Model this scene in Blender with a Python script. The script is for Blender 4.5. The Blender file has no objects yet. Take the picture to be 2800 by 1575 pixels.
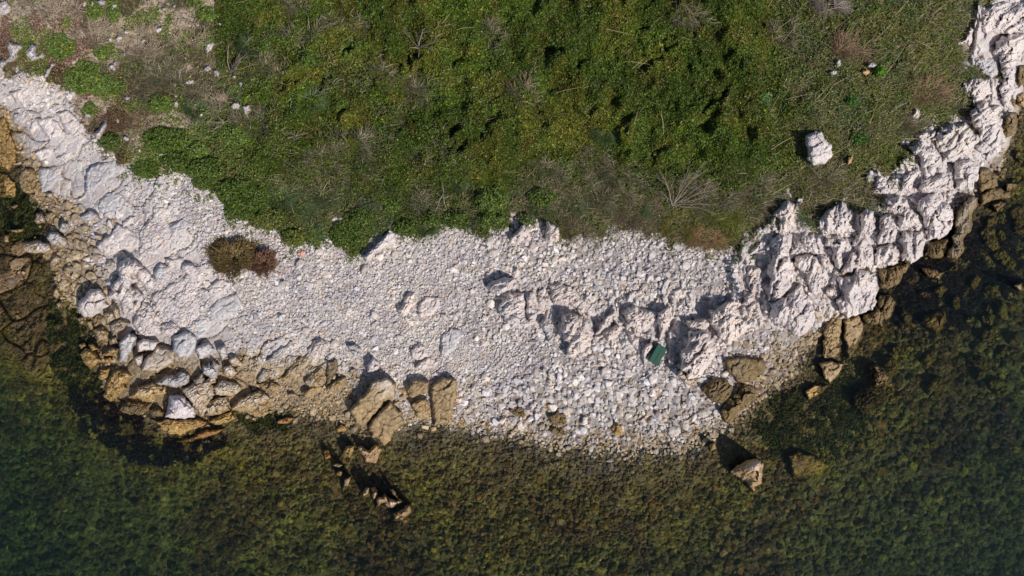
import bpy, bmesh, math, random
import numpy as np
from mathutils import Vector, Matrix

rng = np.random.default_rng(11)
random.seed(5)
col = bpy.context.scene.collection
sc = bpy.context.scene

# ---------------------------------------------------------------- camera, sky, sun, exposure
TILT = math.radians(8.0)
FPX = 1400 / math.tan(math.radians(33.0))      # focal length in photo pixels (frame 2800 x 1575)
DIST = FPX * 0.01                              # one photo pixel is about one centimetre on the water
CAM = np.array([0.0, -DIST * math.sin(TILT), DIST * math.cos(TILT)])
cd = bpy.data.cameras.new('camera')
cam = bpy.data.objects.new('camera', cd)
col.objects.link(cam)
cam.location = CAM
cam.rotation_euler = (TILT, 0, 0)
cd.sensor_width = 36
cd.lens = 18 / math.tan(math.radians(33.0))
cd.clip_end = 400
sc.camera = cam

SUN_EL = math.radians(43)
sdir = Vector((0.68 * math.cos(SUN_EL), -0.73 * math.cos(SUN_EL), math.sin(SUN_EL))).normalized()
w = bpy.data.worlds.new("World")
sc.world = w
w.use_nodes = True
nt = w.node_tree
sky = nt.nodes.new('ShaderNodeTexSky')
sky.sky_type = 'NISHITA'
sky.sun_disc = False
sky.sun_elevation = SUN_EL
sky.sun_rotation = math.atan2(sdir.x, sdir.y)
bg = nt.nodes['Background']
bg.inputs['Strength'].default_value = 0.088
nt.links.new(sky.outputs[0], bg.inputs[0])
ld = bpy.data.lights.new('sun', 'SUN')
ld.energy = 4.1
ld.angle = math.radians(0.5)
ld.color = (1.0, 0.93, 0.84)
sun = bpy.data.objects.new('sun', ld)
col.objects.link(sun)
sun.location = (8, -9, 14)
sun.rotation_euler = sdir.to_track_quat('Z', 'Y').to_euler()
sc.view_settings.view_transform = 'Standard'
sc.view_settings.look = 'None'
sc.view_settings.exposure = 0.0
sc.view_settings.gamma = 1.0
sc.cycles.max_bounces = 5
sc.cycles.transparent_max_bounces = 8
sc.cycles.volume_bounces = 0

# ---------------------------------------------------------------- numeric helpers
ct, st_ = math.cos(TILT), math.sin(TILT)


def unproj(u, v, z):
    """world point at height z seen at photo pixel (u, v)"""
    a = (np.asarray(u, float) - 1400) / FPX
    b = (787.5 - np.asarray(v, float)) / FPX
    dx, dy, dz = a, b * ct + st_, b * st_ - ct
    t = (np.asarray(z, float) - CAM[2]) / dz
    return np.stack([CAM[0] + dx * t, CAM[1] + dy * t, np.broadcast_to(z, np.shape(t)) + 0 * t], -1)


def hsh(ix, iy, seed):
    h = (ix.astype(np.int64) * 374761393 + iy.astype(np.int64) * 668265263 + seed * 1442695041) & 0xffffffff
    h = ((h ^ (h >> 13)) * 1274126177) & 0xffffffff
    h = h ^ (h >> 16)
    h = (h * 2246822519) & 0xffffffff
    return ((h ^ (h >> 15)) & 0xffffff) / float(0xffffff)


def vn(x, y, seed=0):
    ix, iy = np.floor(x), np.floor(y)
    fx, fy = x - ix, y - iy
    fx = fx * fx * (3 - 2 * fx)
    fy = fy * fy * (3 - 2 * fy)
    a, b = hsh(ix, iy, seed), hsh(ix + 1, iy, seed)
    c, d = hsh(ix, iy + 1, seed), hsh(ix + 1, iy + 1, seed)
    return (a + (b - a) * fx) * (1 - fy) + (c + (d - c) * fx) * fy


def fbm(x, y, seed=0, o=4, g=0.5):
    s, a, t = 0, 1, 0
    for i in range(o):
        s = s + a * vn(x * 2 ** i + 17.3 * i, y * 2 ** i - 9.1 * i, seed + i)
        t += a
        a *= g
    return s / t


def plates(x, y, cell, ang, asp, seed, tilt=1.0):
    """broken plates: piecewise tilted planes; returns (height -1..1, distance to the nearest crack in px)"""
    c, s = math.cos(ang), math.sin(ang)
    wx = x + (vn(x / cell * 1.7, y / cell * 1.7, seed + 50) - .5) * cell * .7
    wy = y + (vn(x / cell * 1.7, y / cell * 1.7, seed + 51) - .5) * cell * .7
    p = (wx * c + wy * s) / (cell * asp)
    q = (-wx * s + wy * c) / cell
    ip, iq = np.floor(p), np.floor(q)
    d1 = np.full(p.shape, 9.)
    d2 = np.full(p.shape, 9.)
    h = np.zeros(p.shape)
    for i in (-1, 0, 1):
        for j in (-1, 0, 1):
            a, b = ip + i, iq + j
            sx, sy = a + .15 + .7 * hsh(a, b, seed), b + .15 + .7 * hsh(a, b, seed + 1)
            d = np.hypot(p - sx, q - sy)
            hh = (hsh(a, b, seed + 2) * 2 - 1) * .6 + tilt * ((hsh(a, b, seed + 3) - .5) * (p - sx) + (hsh(a, b, seed + 4) - .5) * (q - sy)) * 1.6
            m = d < d1
            d2 = np.where(m, d1, np.minimum(d2, d))
            h = np.where(m, hh, h)
            d1 = np.where(m, d, d1)
    return h, (d2 - d1) * cell * .7


def sdf(poly, U, V):
    """signed distance in px, positive inside"""
    P = np.asarray(poly, float)
    Q = np.roll(P, -1, 0)
    d2 = np.full(U.shape, 1e18)
    ins = np.zeros(U.shape, bool)
    for (x0, y0), (x1, y1) in zip(P, Q):
        ex, ey = x1 - x0, y1 - y0
        t = np.clip(((U - x0) * ex + (V - y0) * ey) / (ex * ex + ey * ey + 1e-9), 0, 1)
        dx, dy = U - x0 - t * ex, V - y0 - t * ey
        d2 = np.minimum(d2, dx * dx + dy * dy)
        if y0 != y1:
            c = ((y0 > V) != (y1 > V)) & (U < (x1 - x0) * (V - y0) / (y1 - y0) + x0)
            ins ^= c
    return np.where(ins, 1, -1) * np.sqrt(d2)


def sm(x, a, b):
    t = np.clip((x - a) / (b - a), 0, 1)
    return t * t * (3 - 2 * t)


def make_obj(name, V, F, mat, parent=None, attrs=None, smooth=False, origin=None):
    V = np.asarray(V, float)
    F = np.asarray(F)
    if origin is None:
        origin = np.zeros(3)
    V = V - origin
    me = bpy.data.meshes.new(name)
    n, k = F.shape
    me.vertices.add(len(V))
    me.vertices.foreach_set('co', V.astype(np.float32).ravel())
    me.loops.add(n * k)
    me.loops.foreach_set('vertex_index', F.astype(np.int32).ravel())
    me.polygons.add(n)
    me.polygons.foreach_set('loop_start', (np.arange(n) * k).astype(np.int32))
    me.polygons.foreach_set('loop_total', np.full(n, k, np.int32))
    me.polygons.foreach_set('use_smooth', np.full(n, smooth, bool))
    me.update(calc_edges=True)
    for an, arr in (attrs or {}).items():
        at = me.attributes.new(an, 'FLOAT_COLOR', 'POINT')
        at.data.foreach_set('color', np.asarray(arr, np.float32).ravel())
    me.materials.append(mat)
    o = bpy.data.objects.new(name, me)
    col.objects.link(o)
    if parent is not None:
        o.parent = parent
        o.location = Vector(origin) - parent.location
    else:
        o.location = origin
    return o


def tag(o, label=None, cat=None, group=None, kind=None):
    for k, v in (('label', label), ('category', cat), ('group', group), ('kind', kind)):
        if v:
            o[k] = v
    return o


def empty(name, loc):
    o = bpy.data.objects.new(name, None)
    col.objects.link(o)
    o.location = loc
    o.empty_display_size = .2
    return o


# ---------------------------------------------------------------- materials
def mat_base(name):
    m = bpy.data.materials.new(name)
    m.use_nodes = True
    t = m.node_tree
    b = t.nodes['Principled BSDF']
    return m, t, b


def N(t, kind, **kw):
    n = t.nodes.new(kind)
    for k, v in kw.items():
        if k in n.inputs.keys():
            n.inputs[k].default_value = v
        else:
            setattr(n, k, v)
    return n


def mathn(t, op, a, b=None, c=None, clamp=False):
    n = t.nodes.new('ShaderNodeMath')
    n.operation = op
    n.use_clamp = clamp
    for i, x in enumerate((a, b, c)):
        if x is None:
            continue
        if isinstance(x, (int, float)):
            n.inputs[i].default_value = x
        else:
            t.links.new(x, n.inputs[i])
    return n.outputs[0]


def mixc(t, f, a, b, bt='MIX'):
    n = t.nodes.new('ShaderNodeMix')
    n.data_type = 'RGBA'
    n.blend_type = bt
    for s, x in ((n.inputs[0], f), (n.inputs[6], a), (n.inputs[7], b)):
        if isinstance(x, (int, float)):
            s.default_value = x
        elif isinstance(x, tuple):
            s.default_value = (*x, 1)
        else:
            t.links.new(x, s)
    return n.outputs[2]


def rock_material(name, bump=0.5, rough=.85, stone=False):
    """limestone: attribute tint = rgb colour of the stone, alpha = height up to which the tide stains it"""
    m, t, b = mat_base(name)
    L = t.links.new
    at = N(t, 'ShaderNodeAttribute', attribute_name='tint')
    geo = N(t, 'ShaderNodeNewGeometry')
    sep = N(t, 'ShaderNodeSeparateXYZ')
    L(geo.outputs['Position'], sep.inputs[0])
    n1 = N(t, 'ShaderNodeTexNoise', Scale=1.3, Detail=6.0, Roughness=.6)
    n2 = N(t, 'ShaderNodeTexNoise', Scale=11.0, Detail=6.0, Roughness=.65)
    n3 = N(t, 'ShaderNodeTexNoise', Scale=42.0, Detail=4.0, Roughness=.7)
    n4 = N(t, 'ShaderNodeTexNoise', Scale=4.0, Detail=5.0, Roughness=.6)
    for n in (n1, n2, n3, n4):
        L(geo.outputs['Position'], n.inputs['Vector'])
    # patches of colour in the stone itself
    c = mixc(t, mathn(t, 'MULTIPLY_ADD', n1.outputs[0], 3.2, -1.2, True), at.outputs['Color'],
             mixc(t, 1.0, at.outputs['Color'], (.76, .76, .82), 'MULTIPLY'))
    c = mixc(t, mathn(t, 'MULTIPLY_ADD', n4.outputs[0], 5.0, -2.7, True), c, mixc(t, 1.0, c, (1.06, .93, .80), 'MULTIPLY'))
    c = mixc(t, mathn(t, 'MULTIPLY_ADD', n2.outputs[0], -6.0, 2.9, True), c, mixc(t, 1.0, c, (.66, .62, .60), 'MULTIPLY'))
    # tidal staining: ochre algae below the splash line, olive-brown turf below water
    zz = sep.outputs[2]
    sfac = mathn(t, 'SUBTRACT', at.outputs['Alpha'], zz)
    sfac = mathn(t, 'ADD', sfac, mathn(t, 'MULTIPLY_ADD', n4.outputs[0], .9, -.45))
    sfac = mathn(t, 'DIVIDE', sfac, .32, clamp=True)
    och = mixc(t, mathn(t, 'MULTIPLY_ADD', n2.outputs[0], 4., -1.6, True), (.48, .40, .25), (.80, .68, .47))
    c2 = mixc(t, 1.0, c, och, 'MULTIPLY')
    c = mixc(t, sfac, c, c2)
    d = mathn(t, 'SUBTRACT', .05, zz)
    d = mathn(t, 'ADD', d, mathn(t, 'MULTIPLY_ADD', n4.outputs[0], .3, -.15))
    d = mathn(t, 'DIVIDE', d, .46, clamp=True)
    weed = mixc(t, .5 if stone else mathn(t, 'MULTIPLY_ADD', n4.outputs[0], 4., -1.6, True), (.58, .44, .12), (1.02, .84, .17))
    weed = mixc(t, mathn(t, 'MULTIPLY_ADD', n1.outputs[0], 5., -2.2, True), weed, (.56, .38, .14))
    n5 = N(t, 'ShaderNodeTexNoise', Scale=.33, Detail=3.0, Roughness=.55)
    L(geo.outputs['Position'], n5.inputs['Vector'])
    weed = mixc(t, mathn(t, 'MULTIPLY_ADD', n5.outputs[0], 7., -3.6, True), weed, mixc(t, 1.0, weed, (.66, .50, .62), 'MULTIPLY'))
    weed = mixc(t, .0 if stone else mathn(t, 'MULTIPLY_ADD', n2.outputs[0], 5., -2.3, True), weed, mixc(t, 1.0, weed, (.35, .38, .4), 'MULTIPLY'))
    c3 = mixc(t, 1.0, mixc(t, .0 if stone else .45, at.outputs['Color'], (.40, .38, .34)), weed, 'MULTIPLY')
    c = mixc(t, d, c, c3)
    L(c, b.inputs['Base Color'])
    wet = mathn(t, 'MULTIPLY_ADD', d, -.35, rough)
    L(wet, b.inputs['Roughness'])
    b.inputs['Specular IOR Level'].default_value = .25
    vor = N(t, 'ShaderNodeTexVoronoi', Scale=14.0, feature='DISTANCE_TO_EDGE')
    wv = N(t, 'ShaderNodeVectorMath', operation='MULTIPLY_ADD')
    L(n4.outputs[1], wv.inputs[0])
    wv.inputs[1].default_value = (.3, .3, .3)
    L(geo.outputs['Position'], wv.inputs[2])
    L(wv.outputs[0], vor.inputs['Vector'])
    hh = mathn(t, 'ADD', mathn(t, 'MULTIPLY', n2.outputs[0], 1.0), mathn(t, 'MULTIPLY', n3.outputs[0], .35))
    crack = mathn(t, 'MINIMUM', mathn(t, 'MULTIPLY', vor.outputs[0], 5.), .35)
    hh = mathn(t, 'ADD', hh, crack)
    bp = N(t, 'ShaderNodeBump', Strength=bump, Distance=.05)
    L(hh, bp.inputs['Height'])
    L(bp.outputs[0], b.inputs['Normal'])
    return m


M_rock = rock_material('limestone', .38)
M_stone = rock_material('cobble stone', .22, stone=True)


def leaf_material(name, rough=.5, trans=.25, spec=.3):
    m, t, b = mat_base(name)
    at = N(t, 'ShaderNodeAttribute', attribute_name='tint')
    geo = N(t, 'ShaderNodeNewGeometry')
    n1 = N(t, 'ShaderNodeTexNoise', Scale=25.0, Detail=3.0)
    t.links.new(geo.outputs['Position'], n1.inputs['Vector'])
    c = mixc(t, mathn(t, 'MULTIPLY_ADD', n1.outputs[0], 2.0, -.6, True), at.outputs['Color'], mixc(t, 1.0, at.outputs['Color'], (.7, .72, .7), 'MULTIPLY'))
    t.links.new(c, b.inputs['Base Color'])
    b.inputs['Roughness'].default_value = rough
    b.inputs['Specular IOR Level'].default_value = spec
    tr = N(t, 'ShaderNodeBsdfTranslucent')
    t.links.new(c, tr.inputs[0])
    mx = N(t, 'ShaderNodeMixShader')
    mx.inputs[0].default_value = trans
    t.links.new(b.outputs[0], mx.inputs[1])
    t.links.new(tr.outputs[0], mx.inputs[2])
    t.links.new(mx.outputs[0], t.nodes['Material Output'].inputs[0])
    return m


M_leaf = leaf_material('leaves', .45, .22, .35)
M_grass = leaf_material('grass blades', .6, .3, .2)
M_twig = leaf_material('dead wood', .85, .0, .1)
M_weed = leaf_material('seaweed', .6, .2, .2)

# ---------------------------------------------------------------- height of the land and the sea bed (px, px, metres)
CP = [(0, -400, 2.6), (0, 0, 1.6), (300, 100, 1.9), (0, 200, 1.25), (200, 250, 1.25), (60, 250, 1.0), (700, 0, 2.6), (1400, 0, 3.1), (2100, 0, 3.0),
      (2600, 0, 2.5), (700, 400, 1.7), (1400, 300, 2.4), (2000, 300, 2.5), (2400, 300, 2.2), (1000, 550, 1.4), (1400, 600, 1.25), (1800, 600, 1.4),
      (2200, 550, 1.6), (2500, 400, 1.5), (2680, 100, 1.7), (2790, 0, 1.3), (2620, 450, .9), (2700, 250, .9), (2450, 600, .9), (2350, 700, .6), (2250, 800, .4),
      (700, 650, 1.1), (1000, 750, .95), (1400, 750, .92), (1800, 750, 1.0), (2100, 700, 1.05), (600, 850, .8), (1000, 950, .55), (1400, 980, .48),
      (1700, 1050, .33), (1200, 1070, .26), (1400, 1140, .1), (1650, 1190, .07), (1900, 1150, .08), (1900, 1000, .42), (2100, 950, .3), (1200, 1170, -.03),
      (1400, 1200, -.04), (1700, 1250, -.04), (1930, 1220, -.06), (2050, 1130, -.06), (2150, 1050, -.08), (2200, 920, .08),
      (500, 700, .95), (400, 850, .6), (300, 650, .5), (450, 1000, .42), (600, 1050, .34), (720, 1080, .12), (300, 950, .22), (235, 850, .12), (165, 720, .05),
      (160, 600, .10), (95, 540, -.02), (70, 450, .03), (20, 330, .06), (0, 300, .06), (30, 400, -.06), (30, 520, -.2), (60, 600, -.2), (150, 420, .5), (100, 330, .75), (300, 500, .9), (850, 1000, .4),
      (0, 650, -.12), (60, 800, -.04), (105, 940, -.06), (0, 880, -.04), (90, 1005, -.08), (0, 760, -.07), (185, 900, -.40), (175, 980, -.55), (0, 1060, -1.9), (130, 1110, -1.4), (240, 1080, -.5), (400, 1240, -1.0), (300, 1170, -.8),
      (290, 1090, .02), (420, 1150, .05), (480, 1200, -.3), (650, 1190, -.25), (760, 1130, -.05), (900, 1140, -.04), (1000, 1230, -.16), (800, 1300, -.45), (1000, 1400, -.7), (1400, 1300, -.28),
      (1400, 1575, -.9), (700, 1575, -1.5), (0, 1575, -3.2), (0, 1300, -2.8), (300, 1450, -2.3), (2000, 1300, -.4), (1900, 1575, -1.2), (2300, 1200, -.7),
      (2400, 1450, -1.8), (2800, 1575, -3.0), (2800, 1300, -2.4), (2800, 1000, -1.6), (2550, 900, -.7), (2420, 850, -.45), (2300, 960, -.35), (2600, 750, -.5),
      (2520, 720, -.3), (2700, 600, -.4), (2760, 400, -.15), (2800, 420, -.3), (2800, 550, -.7), (2790, 250, .1), (2850, 100, -.2),
      (-600, -600, 2.6), (-600, 0, .6), (-500, 300, -.6), (-500, 900, -3), (3400, -600, -1.0), (3000, -500, 1.5), (3200, 0, -1.5), (3400, 600, -3.5), (1400, -800, 4.2), (1400, -2500, 6),
      (-2500, -2500, 4), (5000, -2500, -3), (-2500, 800, -6), (1400, 2300, -3), (-500, 2300, -5), (3200, 2300, -5.5), (-2500, 4000, -8), (5500, 4000, -8), (1400, 4000, -7), (5500, 800, -7)]
CPa = np.array(CP)


def tps_fit(P):
    xy = P[:, :2] / 1000
    d = np.linalg.norm(xy[:, None] - xy[None], axis=-1)
    K = np.where(d > 0, d * d * np.log(d + 1e-12), 0) + np.eye(len(P)) * 2e-3
    A = np.hstack([np.ones((len(P), 1)), xy])
    M = np.block([[K, A], [A.T, np.zeros((3, 3))]])
    return np.linalg.solve(M, np.concatenate([P[:, 2], np.zeros(3)])), xy


TW, TXY = tps_fit(CPa)


def tps(u, v):
    x, y = u / 1000, v / 1000
    r = TW[-3] + TW[-2] * x + TW[-1] * y
    for (a, b), wgt in zip(TXY, TW[:-3]):
        d2 = (x - a) ** 2 + (y - b) ** 2
        r = r + wgt * .5 * d2 * np.log(d2 + 1e-12)
    return r


# coarse fields, 5 px step, looked up bilinearly
GU = np.arange(-400, 3201, 5.)
GV = np.arange(-400, 1976, 5.)
GUU, GVV = np.meshgrid(GU, GV)
F_z = tps(GUU, GVV)
F_z = np.where(F_z < -.7, -.7 + (F_z + .7) * .75, F_z)


def look(F, u, v):
    x = np.clip((np.asarray(u, float) - GU[0]) / 5, 0, len(GU) - 1.001)
    y = np.clip((np.asarray(v, float) - GV[0]) / 5, 0, len(GV) - 1.001)
    i, j = x.astype(int), y.astype(int)
    fx, fy = x - i, y - j
    return (F[j, i] * (1 - fx) + F[j, i + 1] * fx) * (1 - fy) + (F[j + 1, i] * (1 - fx) + F[j + 1, i + 1] * fx) * fy


def wob(poly, amp=10, seed=0):
    return poly


VEG = [(-400, 225), (0, 232), (60, 205), (150, 235), (180, 262), (190, 300), (245, 360), (275, 405), (310, 446), (362, 468), (368, 490), (430, 482), (475, 468), (530, 492), (540, 520),
       (590, 530), (615, 560), (650, 605), (700, 632), (770, 632), (800, 672), (850, 684), (885, 655), (880, 610), (930, 585), (945, 650), (955, 700), (1000, 690),
       (1040, 640), (1068, 622), (1110, 642), (1195, 640), (1250, 608), (1300, 642), (1370, 642), (1400, 600), (1440, 600), (1500, 622), (1560, 655), (1640, 640),
       (1690, 620), (1780, 640), (1830, 640), (1850, 668), (1890, 680), (1950, 680), (2030, 696), (2050, 650), (2085, 620), (2110, 590), (2150, 540), (2185, 560), (2190, 600), (2230, 615),
       (2262, 600), (2290, 565), (2345, 572), (2385, 590), (2420, 575), (2400, 520), (2385, 480), (2420, 500), (2450, 450), (2500, 410), (2485, 365), (2560, 338),
       (2640, 330), (2655, 285), (2635, 240), (2700, 225), (2720, 200), (2640, 165), (2650, 70), (2690, 20), (2740, -60), (2800, -400), (-400, -400)]
EVER = [(612, -400), (612, 60), (640, 180), (690, 230), (720, 300), (700, 420), (800, 460), (950, 480), (1150, 500), (1380, 480), (1500, 400), (1620, 360), (1700, 470), (1790, 480), (1900, 440),
        (2060, 480), (2110, 420), (2120, 280), (2080, 100), (2060, -400)]
BED = [(-400, 225), (0, 225), (160, 240), (260, 400), (370, 485), (470, 480), (500, 540), (540, 620), (560, 720), (610, 800), (650, 900), (790, 930), (940, 960), (960, 1010), (900, 1060),
       (760, 1070), (690, 1120), (640, 1180), (440, 1190), (290, 1100), (290, 1000), (230, 900), (300, 860), (290, 760), (260, 640), (230, 560), (100, 500), (60, 400), (-400, 300)]
STRATA = [(-400, 460), (0, 520), (60, 640), (150, 720), (150, 900), (135, 1035), (60, 990), (-20, 925), (-400, 700)]
KARST = [(1990, 720), (2060, 640), (2150, 560), (2450, 440), (2560, 340), (2660, 330), (2660, 0), (2820, -60), (2800, 260), (2740, 420), (2640, 480), (2560, 640), (2500, 720),
         (2430, 700), (2410, 780), (2330, 880), (2210, 900), (2050, 890), (2000, 820)]
SHADE_ROCKS = [(1440, 810), (1520, 770), (1640, 800), (1760, 800), (1930, 800), (2000, 860), (1960, 930), (1800, 1010), (1660, 960), (1560, 940), (1450, 930)]
D_veg = sdf(VEG, GUU, GVV) + (fbm(GUU / 30, GVV / 30, 3, 4, .7) - .5) * 88 - 3
D_ever = sdf(EVER, GUU, GVV) + (fbm(GUU / 60, GVV / 60, 4) - .5) * 90
D_bed = np.maximum(sdf(BED, GUU, GVV), sdf(STRATA, GUU, GVV)) + (fbm(GUU / 40, GVV / 40, 5) - .5) * 50
D_kar = sdf(KARST, GUU, GVV) + (fbm(GUU / 40, GVV / 40, 6) - .5) * 30

D_str = sdf(STRATA, GUU, GVV)
D_out = sdf(SHADE_ROCKS, GUU, GVV) + (fbm(GUU / 30, GVV / 30, 16) - .5) * 90
# dark gaps between the mounds of the thicket: centre, length, width (px); they run up to the right
GAPS = [(1118, 168, 30, 11), (1145, 207, 18, 20), (890, 222, 30, 10), (1342, 335, 34, 14), (1240, 400, 38, 12), (1515, 137, 26, 16), (1785, 160, 34, 10), (1832, 130, 25, 8),
        (1705, 325, 40, 17), (1688, 362, 14, 20), (1925, 335, 34, 26), (1975, 270, 28, 8), (1935, 285, 26, 9), (1790, 428, 38, 10), (1735, 450, 24, 14), (1470, 288, 14, 12),
        (1590, 170, 18, 8), (1250, 172, 28, 8), (955, 130, 22, 9), (776, 225, 26, 9), (2183, 258, 42, 24), (2445, 168, 20, 14), (2080, 80, 16, 14), (1268, 520, 46, 28), (850, 250, 18, 8),
        (925, 305, 26, 8), (1228, 350, 20, 12), (1752, 70, 14, 10), (2300, 60, 20, 10), (1020, 230, 20, 7), (1560, 330, 18, 7), (1640, 100, 16, 7), (1390, 180, 20, 7), (2370, 360, 24, 12),
        (1480, 400, 18, 8), (1050, 350, 24, 8), (700, 250, 20, 8), (1880, 200, 18, 7), (2020, 180, 18, 8), (2060, 360, 22, 12), (1330, 60, 18, 7), (1440, 560, 26, 14), (2110, 480, 26, 14), (1110, 480, 24, 9)]
gap = np.zeros(GUU.shape)
lift = np.zeros(GUU.shape)
ca, sa = math.cos(math.radians(-40)), math.sin(math.radians(-40))
WU = GUU + (fbm(GUU / 22, GVV / 22, 41, 3) - .5) * 52
WV = GVV + (fbm(GUU / 22, GVV / 22, 44, 3) - .5) * 52
for (gu, gv, a, b) in GAPS[:-14]:
    du, dv = WU - gu, WV - gv
    p, q = du * ca + dv * sa, -du * sa + dv * ca
    gap = np.maximum(gap, np.exp(-(p / a) ** 2 - (q / b) ** 2) * min(1, b / 9))
    q2 = q - b * 2.2
    lift = np.maximum(lift, np.exp(-(p / (a * 1.3)) ** 2 - (q2 / (b * 1.8)) ** 2) * min(1, b / 12))
CANOPY = sm(D_ever, -30, 60) * (.02 + .66 * fbm(GUU / 120, GVV / 120, 8) + .24 * (1 - abs(2 * fbm(GUU / 70, GVV / 70, 18, 2) - 1) * 1.6)) + sm(D_veg, -4, 40) * (.05 + .22 * fbm(GUU / 55, GVV / 55, 9))
CANOPY = CANOPY + lift * .16 * sm(D_veg, 0, 60) + (fbm(GUU / 20, GVV / 20, 10, 3) - .5) * .26 * sm(D_veg, 0, 30)
CANOPY = CANOPY * (1 - .55 * gap)
CANOPY = CANOPY * sm(D_veg, -8, 12)
# lower cover over the stony left slope
LEFT = sm(-(GUU - 640 + (GVV - 300) * .5), 0, 120)
CANOPY = np.where(CANOPY > 0, CANOPY * (1 - .7 * LEFT), CANOPY)


def zbase(u, v):
    return look(F_z, u, v)


def zground(u, v):
    return look(F_z, u, v) + look(CANOPY, u, v) * .8


# ---------------------------------------------------------------- the ground, one sheet from the thicket to the deep sea bed
fu = np.concatenate([[-9000, -5000, -3000, -1800, -1100, -700, -480, -330, -230], np.arange(-160, 2961, 3.), [3030, 3130, 3280, 3500, 3900, 4600, 5800, 7800, 11500]])
fv = np.concatenate([[-7000, -4000, -2400, -1400, -800, -480, -330, -230], np.arange(-160, 1741, 3.), [1810, 1910, 2060, 2300, 2700, 3400, 4600, 6500]])
UU, VV = np.meshgrid(fu, fv)
ins = (UU > -400) & (UU < 3195) & (VV > -400) & (VV < 1970)
Zf = np.where(ins, look(F_z, UU, VV), 0)
out = ~ins
Zf[out] = np.clip((lambda q: np.where(q < -.7, -.7 + (q + .7) * .75, q))(tps(np.clip(UU[out], -3000, 6000), np.clip(VV[out], -2600, 4200))), -9, 7)
canopy_g = np.where(ins, look(CANOPY, UU, VV), .3 * (Zf > .5))
wv_, wb, wk = look(D_veg, UU, VV), look(D_bed, UU, VV), look(D_kar, UU, VV)
wb_ = sm(wb, -12, 12) * (1 - sm(wv_, -10, 10))
wk_ = sm(wk, -10, 14) * (1 - sm(wv_, 0, 20))
A35 = math.radians(-35)
p1, e1 = plates(UU, VV, 92, A35, 1.7, 21)
p2, e2 = plates(UU, VV, 32, A35, 1.7, 22)
p3, e3 = plates(UU, VV, 9, A35, 1.5, 23)
pl = p1 * .08 + p2 * .045 + p3 * .010 - .13 * np.exp(-e1 / 2.2) - .04 * np.exp(-e2 / 1.3)
low_ = sm(VV, 860, 960) * (1 - sm(UU, 640, 760)) * sm(UU, 200, 260) * (1 - sm(VV, 1130, 1190))
str_ = sm(look(D_str, UU, VV), -10, 14)
Z = Zf + canopy_g * .8 + wb_ * pl * (1 + 1.1 * str_) - .07 * low_ * wb_
kf = fbm(UU / 16 + 3 * vn(UU / 60, VV / 60, 31), VV / 40, 32)
Z = Z + wk_ * ((kf - .5) * .55 + p2 * .07 + .22)
wo_ = sm(look(D_out, UU, VV), -10, 25)
Z = Z + wo_ * ((fbm(UU / 14 + 3 * vn(UU / 50, VV / 50, 131), VV / 34, 132) - .5) * .55 + p3 * .03)
gr = 1 - np.maximum(np.maximum(wb_, wk_), wo_)
Z = Z + gr * (1 - sm(wv_, -10, 10)) * ((fbm(UU / 7, VV / 7, 33, 2) - .5) * .05 + (fbm(UU / 60, VV / 60, 34) - .5) * .14)
deep = sm(-Zf, .05, .6)
Z = Z + deep * (fbm(UU / 60, VV / 60, 35) - .5) * .35
# the two scarps where the dark submerged shelf breaks off
P = unproj(UU, VV, Z)
nu, nv = len(fu), len(fv)
idx = np.arange(nu * nv).reshape(nv, nu)
Fq = np.stack([idx[1:, :-1], idx[1:, 1:], idx[:-1, 1:], idx[:-1, :-1]], -1).reshape(-1, 4)
rock_c = np.array([.63, .58, .555])
grav_c = np.array([.36, .325, .305])  # gravel bed colour, darkened to paint in the shade between stones
soil_c = np.array([.085, .070, .034])
sandy = np.array([.50, .40, .31])
veg_w = sm(wv_, -6, 8)[..., None]
left_w = (look(LEFT, UU, VV) * sm(fbm(UU / 70, VV / 70, 36), .36, .52))[..., None]
soil = soil_c * (1 - left_w) + sandy * left_w
wr_ = np.maximum(np.maximum(wb_, wk_), wo_)[..., None]
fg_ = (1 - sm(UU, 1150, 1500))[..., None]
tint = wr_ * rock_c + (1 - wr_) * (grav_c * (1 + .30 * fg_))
tint = tint * (1 - .42 * (str_ * (Zf < .12))[..., None] * np.array([.8, 1.0, 1.2])) * (1 - .25 * (low_ * wb_)[..., None])  # last factor darkens the colour as painted shade in the slab crevices
tint = tint * (1 + .10 * p2[..., None] * wb_[..., None])
tint = tint * (1 - veg_w) + soil * veg_w
tide = np.where(UU < 1150, .42 - .00012 * UU - .16 * sm(UU, 650, 1150) + .34 * sm(VV, 890, 1020) * (1 - sm(UU, 900, 1150)), .20)
tide = np.where(wk_ > .5, .3, tide)
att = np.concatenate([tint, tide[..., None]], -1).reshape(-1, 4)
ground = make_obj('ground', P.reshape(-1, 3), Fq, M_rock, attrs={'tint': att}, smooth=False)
tag(ground, kind='structure')

# ---------------------------------------------------------------- the sea: a body of clear water with a rippled surface
mw, t, b = mat_base('sea water')
t.nodes.remove(b)
L = t.links.new
geo = N(t, 'ShaderNodeNewGeometry')
wn1 = N(t, 'ShaderNodeTexNoise', Scale=1.6, Detail=4.0, Roughness=.55)
wn2 = N(t, 'ShaderNodeTexNoise', Scale=7.0, Detail=3.0, Roughness=.5)
for n in (wn1, wn2):
    L(geo.outputs['Position'], n.inputs['Vector'])
bp = N(t, 'ShaderNodeBump', Strength=.28, Distance=.12)
L(mathn(t, 'ADD', wn1.outputs[0], mathn(t, 'MULTIPLY', wn2.outputs[0], .35)), bp.inputs['Height'])
gl = N(t, 'ShaderNodeBsdfGlossy', Roughness=.06)
L(bp.outputs[0], gl.inputs['Normal'])
tr = N(t, 'ShaderNodeBsdfTransparent')
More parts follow.
